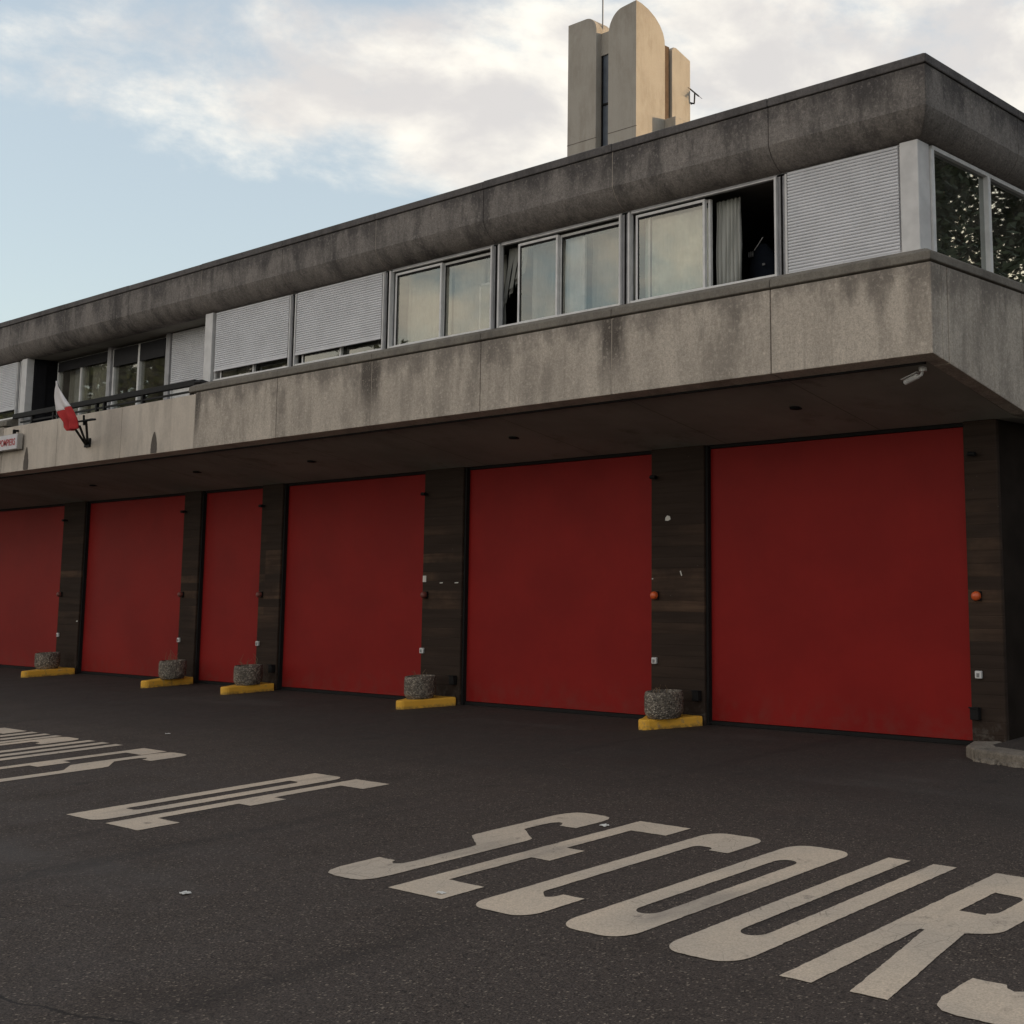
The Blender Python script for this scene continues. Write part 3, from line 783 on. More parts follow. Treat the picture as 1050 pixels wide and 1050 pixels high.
def window(x0, x1):
    m = MB()
    frame_rect(m, x0, x1, ZS, ZH, Wn + 0.02, Wn + 0.05, 0.012)
    m.box(x0, x1, Wn + 0.005, Wn + 0.019, ZS, ZS + 0.05)
    return m.build('window', 'frame_white', station, bevel=0.004)
def sash(x0, x1, parent, y=Wn + 0.045, w=0.028, z0=ZS + 0.015, z1=ZH - 0.03):
    m = MB(); m.box(x0, x0 + w, y, y + 0.035, z0, z1); m.box(x1 - w, x1, y, y + 0.035, z0, z1)
    m.box(x0 + w, x1 - w, y, y + 0.035, z0, z0 + 0.05); m.box(x0 + w, x1 - w, y, y + 0.035, z1 - w, z1)
    o = m.build('sash', 'frame_white', parent, bevel=0.003)
    g = MB(); g.box(x0 + w, x1 - w, y + 0.006, y + 0.012, z1 - w - 0.022, z1 - w); g.box(x0 + w, x0 + w + 0.012, y + 0.006, y + 0.012, z0 + 0.05, z1 - w - 0.022)
    g.build('gasket', 'black_rubber', o)
    return o, (x0 + w, x1 - w, z0 + 0.05, z1 - w, y + 0.015)

# bay with closed shutter next to the corner
w = window(-6.60, -5.40); tag(w, label='window wholly covered by its lowered shutter beside the corner post')
shutter(-6.59, -5.41, ZS + 0.035, 5.175, Wn + 0.006, w)
# bay with open right half
w = window(-8.58, -6.73); tag(w, label='window with its right half slid open on a dark room')
s, q = sash(-8.53, -7.62, w); pane(*q, w)
curtain(-8.50, -7.62, 4.22, 5.12, Wn + 0.15, 'curtain_green', w, 12, 0.008)
s, q = sash(-8.40, -7.585, w, y=Wn + 0.085); pane(*q, w)
curtain(-7.60, -7.30, 4.22, 5.13, Wn + 0.20, 'curtain_grey', w, 6, 0.022)
# two-sash window, narrow gap at its left
w = window(-10.54, -8.70); tag(w, label='window with a narrow open gap showing a slanting curtain')
s, q = sash(-10.28, -9.66, w); pane(*q, w)
s, q = sash(-9.67, -8.745, w, y=Wn + 0.085); pane(*q, w)
m = MB(); m.box(-9.365, -9.335, Wn + 0.125, Wn + 0.15, ZS + 0.08, ZH - 0.09); m.build('inner_stile', 'frame_white', w)
m = MB()
pts = [(-10.56, 5.14), (-10.34, 5.14), (-10.36, 4.83), (-10.54, 4.60)]
for k in range(7):   # drawn-up curtain in slanting folds
    a0, a1 = k / 7, (k + 1) / 7
    def pt(t, s): 
        top = Vector((-10.58 + 0.30 * t, 5.15)); bot = Vector((-10.60 + 0.24 * t, 4.52 + 0.34 * t)); p = top.lerp(bot, s); return (p.x - 0.10 * s * (1 - t), Wn + 0.19 + 0.02 * math.sin(k * 3.1 + s * 2), p.y)
    mid = 0.5 * (a0 + a1)
    P0, P1, P2 = [pt(a0, s) for s in (0, .5, 1)], [(lambda c: (c[0], c[1] - 0.03, c[2]))(pt(mid, s)) for s in (0, .5, 1)], [pt(a1, s) for s in (0, .5, 1)]
    for A, B in ((P0, P1), (P1, P2)):
        for i in range(2): m.face([A[i], B[i], B[i + 1], A[i + 1]])
o = m.build('curtain', 'curtain_grey', w); sol = o.modifiers.new('solid', 'SOLIDIFY'); sol.thickness = 0.004
# two-sash closed window
w = window(-12.48, -10.66); tag(w, label='closed two pane window reflecting the sky, nearest the shuttered pair')
s, q = sash(-12.44, -11.58, w); pane(*q, w)
s, q = sash(-11.60, -10.70, w, y=Wn + 0.085); pane(*q, w)
m = MB(); m.box(-11.02, -10.74, Wn + 0.16, Wn + 0.175, 4.26, 4.80); m.build('reflected_building', 'curtain_cream', w)  # this pale sheet and its edging stand in for a reflected building
m = MB(); m.box(-11.05, -11.021, Wn + 0.155, Wn + 0.18, 4.25, 4.82); m.box(-11.05, -10.74, Wn + 0.155, Wn + 0.18, 4.801, 4.825); m.build('reflected_building_edge', 'frame_white', w)
curtain(-12.42, -11.62, 4.22, 5.13, Wn + 0.22, 'curtain_cream', w, 9, 0.012)
curtain(-11.6, -11.06, 4.22, 5.13, Wn + 0.24, 'curtain_grey', w, 6, 0.012); curtain(-11.05, -10.72, 4.22, 5.13, Wn + 0.26, 'curtain_grey', w, 4, 0.01)
c3 = [o for o in station.children if o.get('label', '').startswith('window with a narrow open gap')][0]
curtain(-9.63, -9.38, 4.24, 5.12, Wn + 0.15, 'curtain_white', c3, 3, 0.008)
curtain(-10.26, -9.66, 4.22, 5.12, Wn + 0.24, 'curtain_grey', c3, 7, 0.012)
curtain(-9.36, -8.74, 4.22, 5.12, Wn + 0.26, 'curtain_grey', c3, 6, 0.012)
# shuttered pair with a gap at the foot
for a, b, zb in ((-14.44, -12.60, 4.405), (-16.38, -14.56, 4.40)):
    w = window(a, b); tag(w, label='window with its shutter lowered almost to the sill')
    shutter(a + 0.03, b - 0.03, zb, 5.175, Wn + 0.006, w)
    mid = 0.5 * (a + b)
    s, q = sash(a + 0.10, mid + 0.02, w); pane(*q, w)
    s, q = sash(mid - 0.02, b - 0.04, w, y=Wn + 0.085); pane(*q, w)
# left of the balcony
for a, b, zb in ((-24.38, -22.53, 4.42), (-26.35, -24.5, 4.25), (-28.32, -26.47, 4.25), (-30.29, -28.44, 4.25), (-32.26, -30.41, 4.25), (-34.23, -32.38, 4.25), (-35.9, -34.35, 4.25)):
    w = window(a, b)
    shutter(a + 0.03, b - 0.03, zb, 5.175, Wn + 0.006, w)
    if zb > 4.3:
        s, q = sash(a + 0.05, b - 0.05, w); pane(*q, w); curtain(b - 0.35, b - 0.08, 4.22, 5.1, Wn + 0.2, 'curtain_cream', w, 5, 0.015)

# corner posts
m = MB(); m.box(-5.385, -5.205, Wn - 0.015, Wn + 0.17, 4.19, 5.185); m.build('corner_post', 'post_light', station, bevel=0.006)
m = MB(); m.box(-16.62, -16.43, Wn - 0.01, Wn + 0.36, 4.12, 5.19); m.build('corner_post', 'post_light', station, bevel=0.006)
m = MB(); m.box(-22.36, -22.17, Wn - 0.01, Wn + 0.10, 4.02, 5.19); m.build('corner_post', 'post_light', station, bevel=0.006)

# --- balcony recess
def recess():
    yb = 8.98
    m = MB()
    m.box(-22.17, -16.62, F + 0.16, yb + 0.1, 4.00, 4.045); m.box(-22.16, -16.63, F + 0.262, yb + 0.12, 5.192, 5.215)
    m.build('balcony_slab', 'soffit_plaster', station)
    m = MB(); m.box(-22.30, -22.185, Wn + 0.105, yb + 0.1, 4.05, 5.19); m.build('return_wall', 'dark_panel', station)
    m = MB(); m.box(-22.184, -22.150, 8.71, 8.88, 4.06, 5.12); m.build('shaded_recess_panel', 'dark_panel', station)  # dark panel; the recess shade is put into its near-black colour
    zb, zt = 4.12, 5.15
    w = MB(); frame_rect(w, -22.0, -20.22, zb, zt, yb, yb + 0.08, 0.05); w.box(-21.19, -21.14, yb, yb + 0.08, zb + .05, zt - .05)
    wo = w.build('balcony_window', 'frame_white', station, bevel=0.004)
    pane(-21.95, -21.19, zb + .05, zt - .05, yb + 0.03, wo); pane(-21.14, -20.27, zb + .05, zt - .05, yb + 0.03, wo)
    m = MB(); m.box(-21.95, -20.27, yb - 0.012, yb - 0.002, 4.98, 5.14); m.build('head_panel', 'dark_panel', wo)
    curtain(-21.93, -21.22, 4.15, 5.1, yb + 0.16, 'curtain_cream', wo, 9, 0.015); curtain(-21.1, -20.3, 4.15, 5.1, yb + 0.16, 'curtain_cream', wo, 9, 0.015)
    m = MB(); m.box(-20.215, -20.11, yb - 0.03, yb + 0.1, 4.06, 5.19); m.build('mullion', 'frame_grey', station)
    w = MB(); frame_rect(w, -20.10, -18.42, zb, zt, yb, yb + 0.08, 0.05); w.box(-19.29, -19.23, yb - .01, yb + 0.08, zb + .05, zt - .05)
    wo = w.build('balcony_window', 'frame_white', station, bevel=0.004)
    pane(-20.05, -19.29, zb + .05, zt - .05, yb + 0.03, wo); pane(-19.23, -18.47, zb + .05, zt - .05, yb + 0.03, wo)
    m = MB(); m.box(-20.05, -19.30, yb - 0.012, yb - 0.002, 4.87, 5.14); m.box(-19.22, -18.47, yb - 0.012, yb - 0.002, 4.87, 5.14); m.build('head_panel', 'dark_panel', wo)
    m = MB(); m.box(-18.41, -18.29, yb - 0.03, yb + 0.1, 4.06, 5.19); m.build('mullion', 'frame_grey', station)
    w = MB(); frame_rect(w, -18.28, -16.66, zb, zt + 0.03, yb, yb + 0.08, 0.03)
    wo = w.build('balcony_window', 'frame_white', station)
    shutter(-18.26, -16.68, 4.40, 5.18, yb - 0.008, wo)
    m = MB(); m.box(-18.25, -16.69, yb + 0.02, yb + 0.03, 4.14, 4.37); m.build('pane', 'frame_white', wo)
    # railing
    m = MB(); y = F + 0.08
    m.box(-22.30, -16.62, y - 0.03, y + 0.03, 4.20, 4.28)
    rl = [(-16.62, y, 4.24), (-16.48, y, 4.235), (-16.40, y + 0.03, 4.205), (-16.36, y + 0.06, 4.18)]
    m.tube(rl, 0.034, 8)
    o = m.build('railing', 'dark_metal', station, bevel=0.006)
    m = MB(); m.box(-22.05, -16.75, y - 0.012, y + 0.012, 4.115, 4.142); m.build('lower_rail', 'dark_metal', o)
    for x in (-21.63, -20.87, -20.72, -19.46, -19.22, -18.07, -16.73):
        m = MB(); m.box(x - 0.022, x + 0.022, y - 0.02, y + 0.02, 4.055, 4.204); m.build('rail_post', 'dark_metal', o)
recess()

# --- side windows (facing the trees along the side street)
def side_windows():
    x = -5.19
    ys = [8.80, 9.82, 11.0, 12.2, 13.4, 14.6, 15.8, 17.0, 18.2, 19.4]
    for i, (a, b) in enumerate(zip(ys[:-1], ys[1:])):
        m = MB()
        m.box(x - 0.10, x, a + 0.002, b, 4.20, 4.235); m.box(x - 0.10, x, a + .002, b, 5.15, 5.185); m.box(x - 0.11, x + 0.004, b - 0.05, b, 4.235, 5.15)
        if i == 0: m.box(x - 0.10, x, a - 0.02, a + 0.03, 4.235, 5.15)
        w = m.build('side_window', 'frame_white', station)
        g = MB(); g.box(x - 0.05, x - 0.044, a + (0.03 if i == 0 else 0.002), b - 0.05, 4.235, 5.15); g.build('pane', 'side_glass', w)
    m = MB(); m.box(-5.6, -5.5, 8.9, 19.5, 4.06, 5.2); m.build('inner_blind', 'interior_dark', station)
side_windows()

# --- rust and water marks below the balcony drains (stains with their own outline)
def drip(x, z0, z1, wd, mat='stain_concrete', y=F):
    m = MB(); n = 10; L_ = []; Rr = []
    rn = random.Random(int(x * 37))
    for i in range(n + 1):
        t = i / n; ww = wd * (0.12 + 0.88 * min(1, (1 - t) ** 0.0 * math.sin(min(1, t * 1.4 + 0.05) * math.pi / 2))) * (1 + rn.uniform(-.08, .08))
        zz = z1 + (z0 - z1) * t
        L_.append((x - ww / 2, y - 0.002, zz)); Rr.append((x + ww / 2, y - 0.002, zz))
    for i in range(n): m.face([L_[i], Rr[i], Rr[i + 1], L_[i + 1]])
    return m.build('water_stain', mat, station)
drip(-21.56, ZB + 0.006, 3.69, 0.17); drip(-17.53, ZB + 0.006, 3.63, 0.17)
# stickers, scraps and wall sockets on the pillars
def scrap(pts, y=P - 0.003, mat='paper', name='paper_scrap'):
    m = MB(); m.loft([(x, y, z) for x, z in pts], [(x, y + 0.002, z) for x, z in pts]); return m.build(name, mat, station)
scrap([(-9.50, 2.17), (-9.46, 2.165), (-9.42, 2.18), (-9.43, 2.215), (-9.47, 2.225), (-9.495, 2.20)])
scrap([(-9.285, 1.615), (-9.27, 1.62), (-9.25, 1.57), (-9.262, 1.562)])
scrap([(-9.70, 1.53), (-9.68, 1.53), (-9.68, 1.54), (-9.70, 1.54)])
scrap([(-13.768, 1.52), (-13.70, 1.52), (-13.70, 1.60), (-13.768, 1.60)])
scrap([(-13.42, 1.50), (-13.36, 1.503), (-13.36, 1.515), (-13.42, 1.512)]); scrap([(-13.12, 1.50), (-13.05, 1.503), (-13.05, 1.515), (-13.12, 1.512)])
scrap([(-23.40, 0.885), (-23.35, 0.885), (-23.35, 0.905), (-23.40, 0.90)])

# ------------------------------------------------------------------ fittings on the pillars (each a thing)
PLACE = ['pillar at the far left end', 'pillar left of the narrow door', 'pillar right of the narrow door', 'pillar between the two mid doors', 'pillar beside the biggest door', 'corner pillar']
WHERE = ['farthest pillar', 'second farthest pillar', 'pillar right of the narrow door', 'pillar with the paper tag', 'pillar with torn scraps', 'corner end pillar']
lamp_x = [-24.03, -19.83, -17.57, -13.69, -9.63, -5.61]
for i, x in enumerate(lamp_x):
    t = thing('warning_lamp', (x, P, 1.36), ('bright orange' if i in (4, 5) else 'dull red') + ' round warning lamp on the ' + WHERE[i], 'lamp', 'warning lamps on the pillars')
    m = MB(); m.box(x - 0.042, x + 0.042, P - 0.022, P - 0.001, 1.31, 1.40); m.build('lamp_base', 'dark_metal', t, bevel=0.008)
    m = MB(); m.lathe([(0.042, 0.0), (0.044, 0.02), (0.039, 0.04), (0.025, 0.052), (0.0, 0.056)], (x, P - 0.023, 1.355), 20, axis='y')
    m.build('lamp_lens', 'orange_plastic' if i in (4, 5) else 'red_plastic_dull', t, smooth=True)
sx = [-23.98, -19.85, -17.58, -13.72, -9.63, -5.60]
for i, x in enumerate(sx):
    t = thing('door_sensor', (x, P, 2.655), 'small black sensor high on the ' + WHERE[i], 'sensor', 'black sensors high on the pillars')
    m = MB(); m.tube([(x, P - 0.001, 2.655), (x, P - 0.05, 2.655)], 0.014, 8); m.build('bracket', 'dark_metal', t)
    m = MB(); m.tube([(x - 0.035, P - 0.06, 2.655), (x + 0.04, P - 0.06, 2.65)], 0.022, 10); m.build('sensor_head', 'dark_metal', t)
bx = [-24.04, -19.86, -17.60, -13.735, -9.648, -5.622]
for i, x in enumerate(bx):
    t = thing('push_button', (x, P, 0.65), 'small white push button box at knee height on the ' + WHERE[i], 'push button', 'white button boxes on the pillars')
    m = MB(); m.box(x - 0.034, x + 0.034, P - 0.03, P - 0.001, 0.616, 0.684); m.build('button_box', 'white_plastic', t, bevel=0.006)
    m = MB(); m.box(x - 0.014, x + 0.014, P - 0.036, P - 0.031, 0.63, 0.665); m.build('button', 'grey_plastic', t, bevel=0.003)
for i, x in ((2, -17.17), (3, -13.08), (4, -9.02), (5, -5.66)):
    t = thing('wall_socket', (x, P, 0.30), 'black socket box near the foot of the ' + WHERE[i], 'socket', 'black sockets at the foot of the pillars')
    m = MB(); m.box(x - 0.045, x + 0.045, P - 0.06, P - 0.001, 0.25, 0.36); m.build('socket_box', 'black_rubber', t, bevel=0.008)
    m = MB(); m.box(x - 0.05, x + 0.05, P - 0.07, P - 0.058, 0.352, 0.366); m.build('socket_lid', 'dark_metal', t)

# soffit lights
for i, (x, y) in enumerate(((-7.076, 9.317), (-11.08, 9.30), (-15.2, 9.366), (-18.02, 9.30), (-21.46, 9.40))):
    z = zsof(y)
    lab = ['round dark downlight in the soffit above the largest red door', 'round dark downlight in the soffit above the second largest red door', 'round dark downlight in the soffit above the third red door from the corner',
           'round dark downlight in the soffit just past the narrow door', 'round dark downlight in the soffit near the flag'][i]
    t = thing('downlight', (x, y, z), lab, 'light fitting', 'downlights under the overhang')
    m = MB(); m.lathe([(0.036, 0.012), (0.036, -0.008), (0.054, -0.010), (0.06, -0.003), (0.06, 0.012)], (x, y, z), 24); m.build('trim_ring', 'dark_metal', t, smooth=True)
    m = MB(); m.lathe([(0.036, -0.003), (0.0, -0.002)], (x, y, z), 24); m.build('lens', 'black_rubber', t)

# security camera under the corner
t = thing('security_camera', (-5.30, 8.73, 3.28), 'small white bullet camera hanging under the overhang corner', 'camera')
m = MB(); m.lathe([(0.0, -0.02), (0.035, -0.02), (0.035, 0.02)], (-5.30, 8.73, 3.262), 16); m.build('mount_plate', 'white_plastic', t)
m = MB(); m.tube([(-5.30, 8.73, 3.25), (-5.32, 8.735, 3.215), (-5.37, 8.75, 3.20)], 0.013, 8); m.build('arm', 'white_plastic', t)
m = MB(); m.tube([(-5.36, 8.748, 3.212), (-5.515, 8.79, 3.176)], 0.024, 16)
o = m.build('camera_body', 'white_plastic', t, bevel=0.004)
m = MB(); m.tube([(-5.5155, 8.7902, 3.1759), (-5.524, 8.793, 3.174)], 0.020, 16); m.build('lens', 'black_rubber', o)
m = MB(); A = Vector((-5.35, 8.745, 3.241)); B = Vector((-5.535, 8.796, 3.199)); sd = Vector((0.03, 0.10, 0)).normalized() * 0.03
m.loft([tuple(A - sd), tuple(B - sd), tuple(B + sd), tuple(A + sd)], [tuple(p + Vector((0, 0, 0.006))) for p in (A - sd, B - sd, B + sd, A + sd)]); m.build('sun_hood', 'white_plastic', o)

# ------------------------------------------------------------------ planters and yellow guards at the pillar feet
pots = [(-23.60, 9.76), (-19.36, 9.76), (-17.24, 9.76), (-13.31, 9.76), (-9.20, 9.76)]
guards = [(-23.42, 9.38, -23.26, 10.07, -24.05), (-19.42, 9.42, -19.32, 10.07, -19.85), (-17.24, 9.46, -17.08, 10.07, -17.66), (-13.32, 9.53, -13.0, 10.07, -13.74), (-9.285, 9.59, -8.93, 10.07, -9.70)]
plab = ['farthest', 'in front of the pillar left of the narrow door', 'in front of the pillar right of the narrow door', 'in front of the pillar between the two mid doors', 'in front of the pillar beside the largest door']
plab = ['at the foot of the ' + w for w in WHERE]
for i, ((px, py), (nx, ny, rx, ry, lx)) in enumerate(zip(pots, guards)):
    g = MB()
    nose = 0.09
    # wedge with a rounded nose pointing away from the pillar
    a = math.atan2(ry - ny, rx - nx); 
    poly = [(rx, ry)] + [(nx + nose * math.cos(R(t)), ny + nose * 0.9 * math.sin(R(t))) for t in range(-10, -191, -20)] + [(lx, ry)]
    g.prism(poly, 'z', -0.02, 0.105)
    o = g.build('guard_kerb', 'yellow_paint', bevel=0.018, seg=3)
    tag(o, 'yellow painted wedge shaped kerb ' + plab[i], 'kerb', 'yellow kerbs guarding the pillars')
    zt = 0.105
    # slide the pot back to the guard's middle line
    cx, cy = px, py
    t = thing('planter', (cx, cy, zt), 'round washed gravel concrete planter ' + plab[i], 'planter', 'round planters standing on the yellow kerbs')
    rr, h = (0.202 if i == 4 else 0.187), 0.27
    m = MB(); m.lathe([(0.0, 0.001), (rr * 0.84, 0.001), (rr * 0.86, 0.02), (rr * 0.95, 0.035), (rr, 0.07), (rr * 1.01, h - 0.05), (rr * 0.98, h - 0.008), (rr * 0.94, h), (rr * 0.80, h), (rr * 0.78, h - 0.05)], (cx, cy, zt), 48, 0.0006)
    m.build('pot', 'washed_gravel', t, smooth=True)
    m = MB(); m.lathe([(rr * 0.79, h - 0.045), (rr * 0.5, h - 0.035), (0.0, h - 0.03)], (cx, cy, zt), 24, 0.004); m.build('soil', 'soil', t)
    rn = random.Random(i + 2); m = MB()
    for k in range([4, 9, 7, 5, 5][i]):
        a = rn.uniform(0, 6.28); d = rn.uniform(0.02, 0.11); b = (cx - 0.02 + d * math.cos(a), cy + d * math.sin(a), zt + h - 0.04)
        hh = rn.uniform(0.06, [0.10, 0.22, 0.22, 0.12, 0.13][i])
        m.tube([b, (b[0] + rn.uniform(-.03, .03), b[1] + rn.uniform(-.03, .03), b[2] + hh * 0.6), (b[0] + rn.uniform(-.06, .06), b[1] + rn.uniform(-.05, .05), b[2] + hh)], 0.0035, 5, 0.0015)
    m.build('dead_stalks', 'dry_stalk', t)

# ------------------------------------------------------------------ sign, flag, holder
t = thing('light_box_sign', (-21.7, 8.42, 3.67), 'white box sign with red lettering fixed to the balcony parapet', 'sign')
m = MB(); m.box(-23.65, -21.66, 8.33, 8.405, 3.665, 3.915); m.build('sign_box', 'sign_side', t, bevel=0.006)
m = MB(); m.box(-23.64, -21.67, 8.322, 8.329, 3.675, 3.905); m.build('sign_face', 'sign_white', t)
for x in (-21.90, -23.45):
    m = MB(); m.box(x - 0.015, x + 0.015, 8.35, 8.39, 3.916, 3.99); m.box(x - 0.015, x + 0.015, 8.39, F - 0.003, 3.955, 3.988); m.build('bracket', 'dark_metal', t)
def lettering(text, x1, z, y, size, xs, parent, mat):
    c = bpy.data.curves.new('lettering', 'FONT'); c.body = text; c.size = size; c.extrude = 0.001; c.align_x = 'RIGHT'
    c.offset = 0.0012
    o = bpy.data.objects.new('lettering_tmp', c); col.objects.link(o)
    bpy.context.view_layer.update()
    me = bpy.data.meshes.new_from_object(o.evaluated_get(bpy.context.evaluated_depsgraph_get()))
    bpy.data.objects.remove(o)
    me.name = 'lettering'
    off = wloc(parent)
    for v in me.vertices: v.co = Vector((x1 + v.co.x * xs, y - v.co.z, z + v.co.y)) - off
    me.materials.clear(); me.materials.append(MATS[mat])
    ob = bpy.data.objects.new('lettering', me); col.objects.link(ob); ob.parent = parent; return ob
lettering('SAPEURS POMPIERS', -21.72, 3.735, 8.319, 0.153, 0.88, t, 'sign_red')

t = thing('flag_holder', (-19.47, F, 3.60), 'black metal holder with three flagpole sockets on the balcony parapet', 'flag holder')
m = MB(); m.box(-19.56, -19.40, F - 0.03, F - 0.001, 3.55, 3.68); m.build('base_plate', 'dark_metal', t, bevel=0.005)
ends = [(-18.94, 8.0, 3.76), (-18.79, 8.0, 3.775), (-18.60, 8.0, 3.83)]
for e, b in zip(ends, ((-19.52, F - 0.03, 3.60), (-19.48, F - 0.03, 3.60), (-19.44, F - 0.03, 3.61))):
    m = MB(); m.tube([b, e], 0.016, 8); m.build('socket', 'dark_metal', t)
m = MB(); m.tube([(-18.95, 8.0, 3.845), (-18.33, 8.0, 3.835)], 0.014, 8); m.tube([(-18.95, 8.0, 3.845), (-18.70, 8.12, 3.88), (-18.33, 8.0, 3.835)], 0.012, 8); m.tube([(-18.66, 8.0, 3.78), (-18.68, 8.0, 3.92)], 0.015, 8); m.build('cross_bar', 'dark_metal', t)

t = thing('flag', (-18.93, 8.0, 3.77), 'drooping cloth flag, white above and red below, on a slanted pole', 'flag')
m = MB(); m.tube([(-18.93, 7.99, 3.775), (-18.99, 7.72, 4.43)], 0.013, 8); m.tube([(-18.93, 7.99, 3.775), (-18.34, 7.76, 3.70)], 0.001, 4)
m = MB(); m.tube([(-18.945, 7.985, 3.765), (-19.005, 7.745, 4.425)], 0.012, 8); m.build('flagpole', 'dark_metal', t)
def flag_cloth():
    # right edge: from the pole tip down towards the holder, left edge hangs free
    left = [(-18.998, 4.41), (-19.045, 4.30), (-19.06, 4.20), (-19.04, 4.08), (-19.00, 4.00), (-18.875, 3.915), (-18.80, 3.87), (-18.68, 3.79), (-18.60, 3.72), (-18.48, 3.662)]
    right = [(-18.985, 4.415), (-18.90, 4.32), (-18.81, 4.235), (-18.72, 4.15), (-18.60, 4.055), (-18.50, 3.98), (-18.44, 3.92), (-18.395, 3.86), (-18.37, 3.78), (-18.335, 3.692)]
    n = 14
    def samp(a, t):
        t *= len(a) - 1; i = min(int(t), len(a) - 2); return Vector(a[i]).lerp(Vector(a[i + 1]), t - i)
    rows = 28; vs = []
    for r in range(rows + 1):
        for k in range(n + 1):
            p = samp(left, r / rows).lerp(samp(right, r / rows), k / n)
            w = r / rows; y = 7.75 + (0.035 * math.sin(k / n * 11 + r * 0.16) + 0.012 * math.sin(k / n * 23 - r * 0.3)) * (0.25 + w) + 0.01 * w
            vs.append((p.x, y, p.y))
    for nm, mat, r0, r1 in (('white_cloth', 'flag_white', 0, 14), ('red_cloth', 'flag_red', 14, rows)):
        m = MB(); m.v = vs[r0 * (n + 1):(r1 + 1) * (n + 1)]
        for r in range(r1 - r0):
            for k in range(n):
                a = r * (n + 1) + k; m.f.append((a, a + 1, a + n + 2, a + n + 1)); m.mi.append(0)
        o = m.build(nm, mat, t, smooth=True); s = o.modifiers.new('solid', 'SOLIDIFY'); s.thickness = 0.003
flag_cloth()

# ------------------------------------------------------------------ coat in the open window
t = thing('coat', (-7.28, 9.1, 4.1), 'dark navy work coat with pale stripes just inside the open window', 'coat')
m = MB()
sec = [(4.10, 0.20, 0.10), (4.25, 0.21, 0.10), (4.45, 0.19, 0.09), (4.60, 0.17, 0.085), (4.68, 0.10, 0.06), (4.73, 0.05, 0.04)]
for (z0, a0, b0), (z1, a1, b1) in zip(sec[:-1], sec[1:]):
    m.loft([(-7.29 + 0.85 * a0 * math.cos(R(k * 20)), 9.12 + b0 * math.sin(R(k * 20)), z0) for k in range(18)], [(-7.29 + 0.85 * a1 * math.cos(R(k * 20)), 9.12 + b1 * math.sin(R(k * 20)), z1) for k in range(18)], cap=False)
m.build('body', 'navy_cloth', t, smooth=True)
for x, z, w, h in ((-7.38, 4.62, 0.008, 0.05), (-7.355, 4.62, 0.008, 0.055), (-7.33, 4.62, 0.008, 0.05), (-7.20, 4.50, 0.03, 0.018)):
    m = MB(); m.box(x - w / 2, x + w / 2, 9.005, 9.012, z - h / 2, z + h / 2); m.build('stripe', 'grey_plastic', t)
m = MB(); m.tube([(-7.33, 9.03, 4.66), (-7.20, 9.0, 4.76)], 0.004, 6); m.build('strap', 'post_light', t)

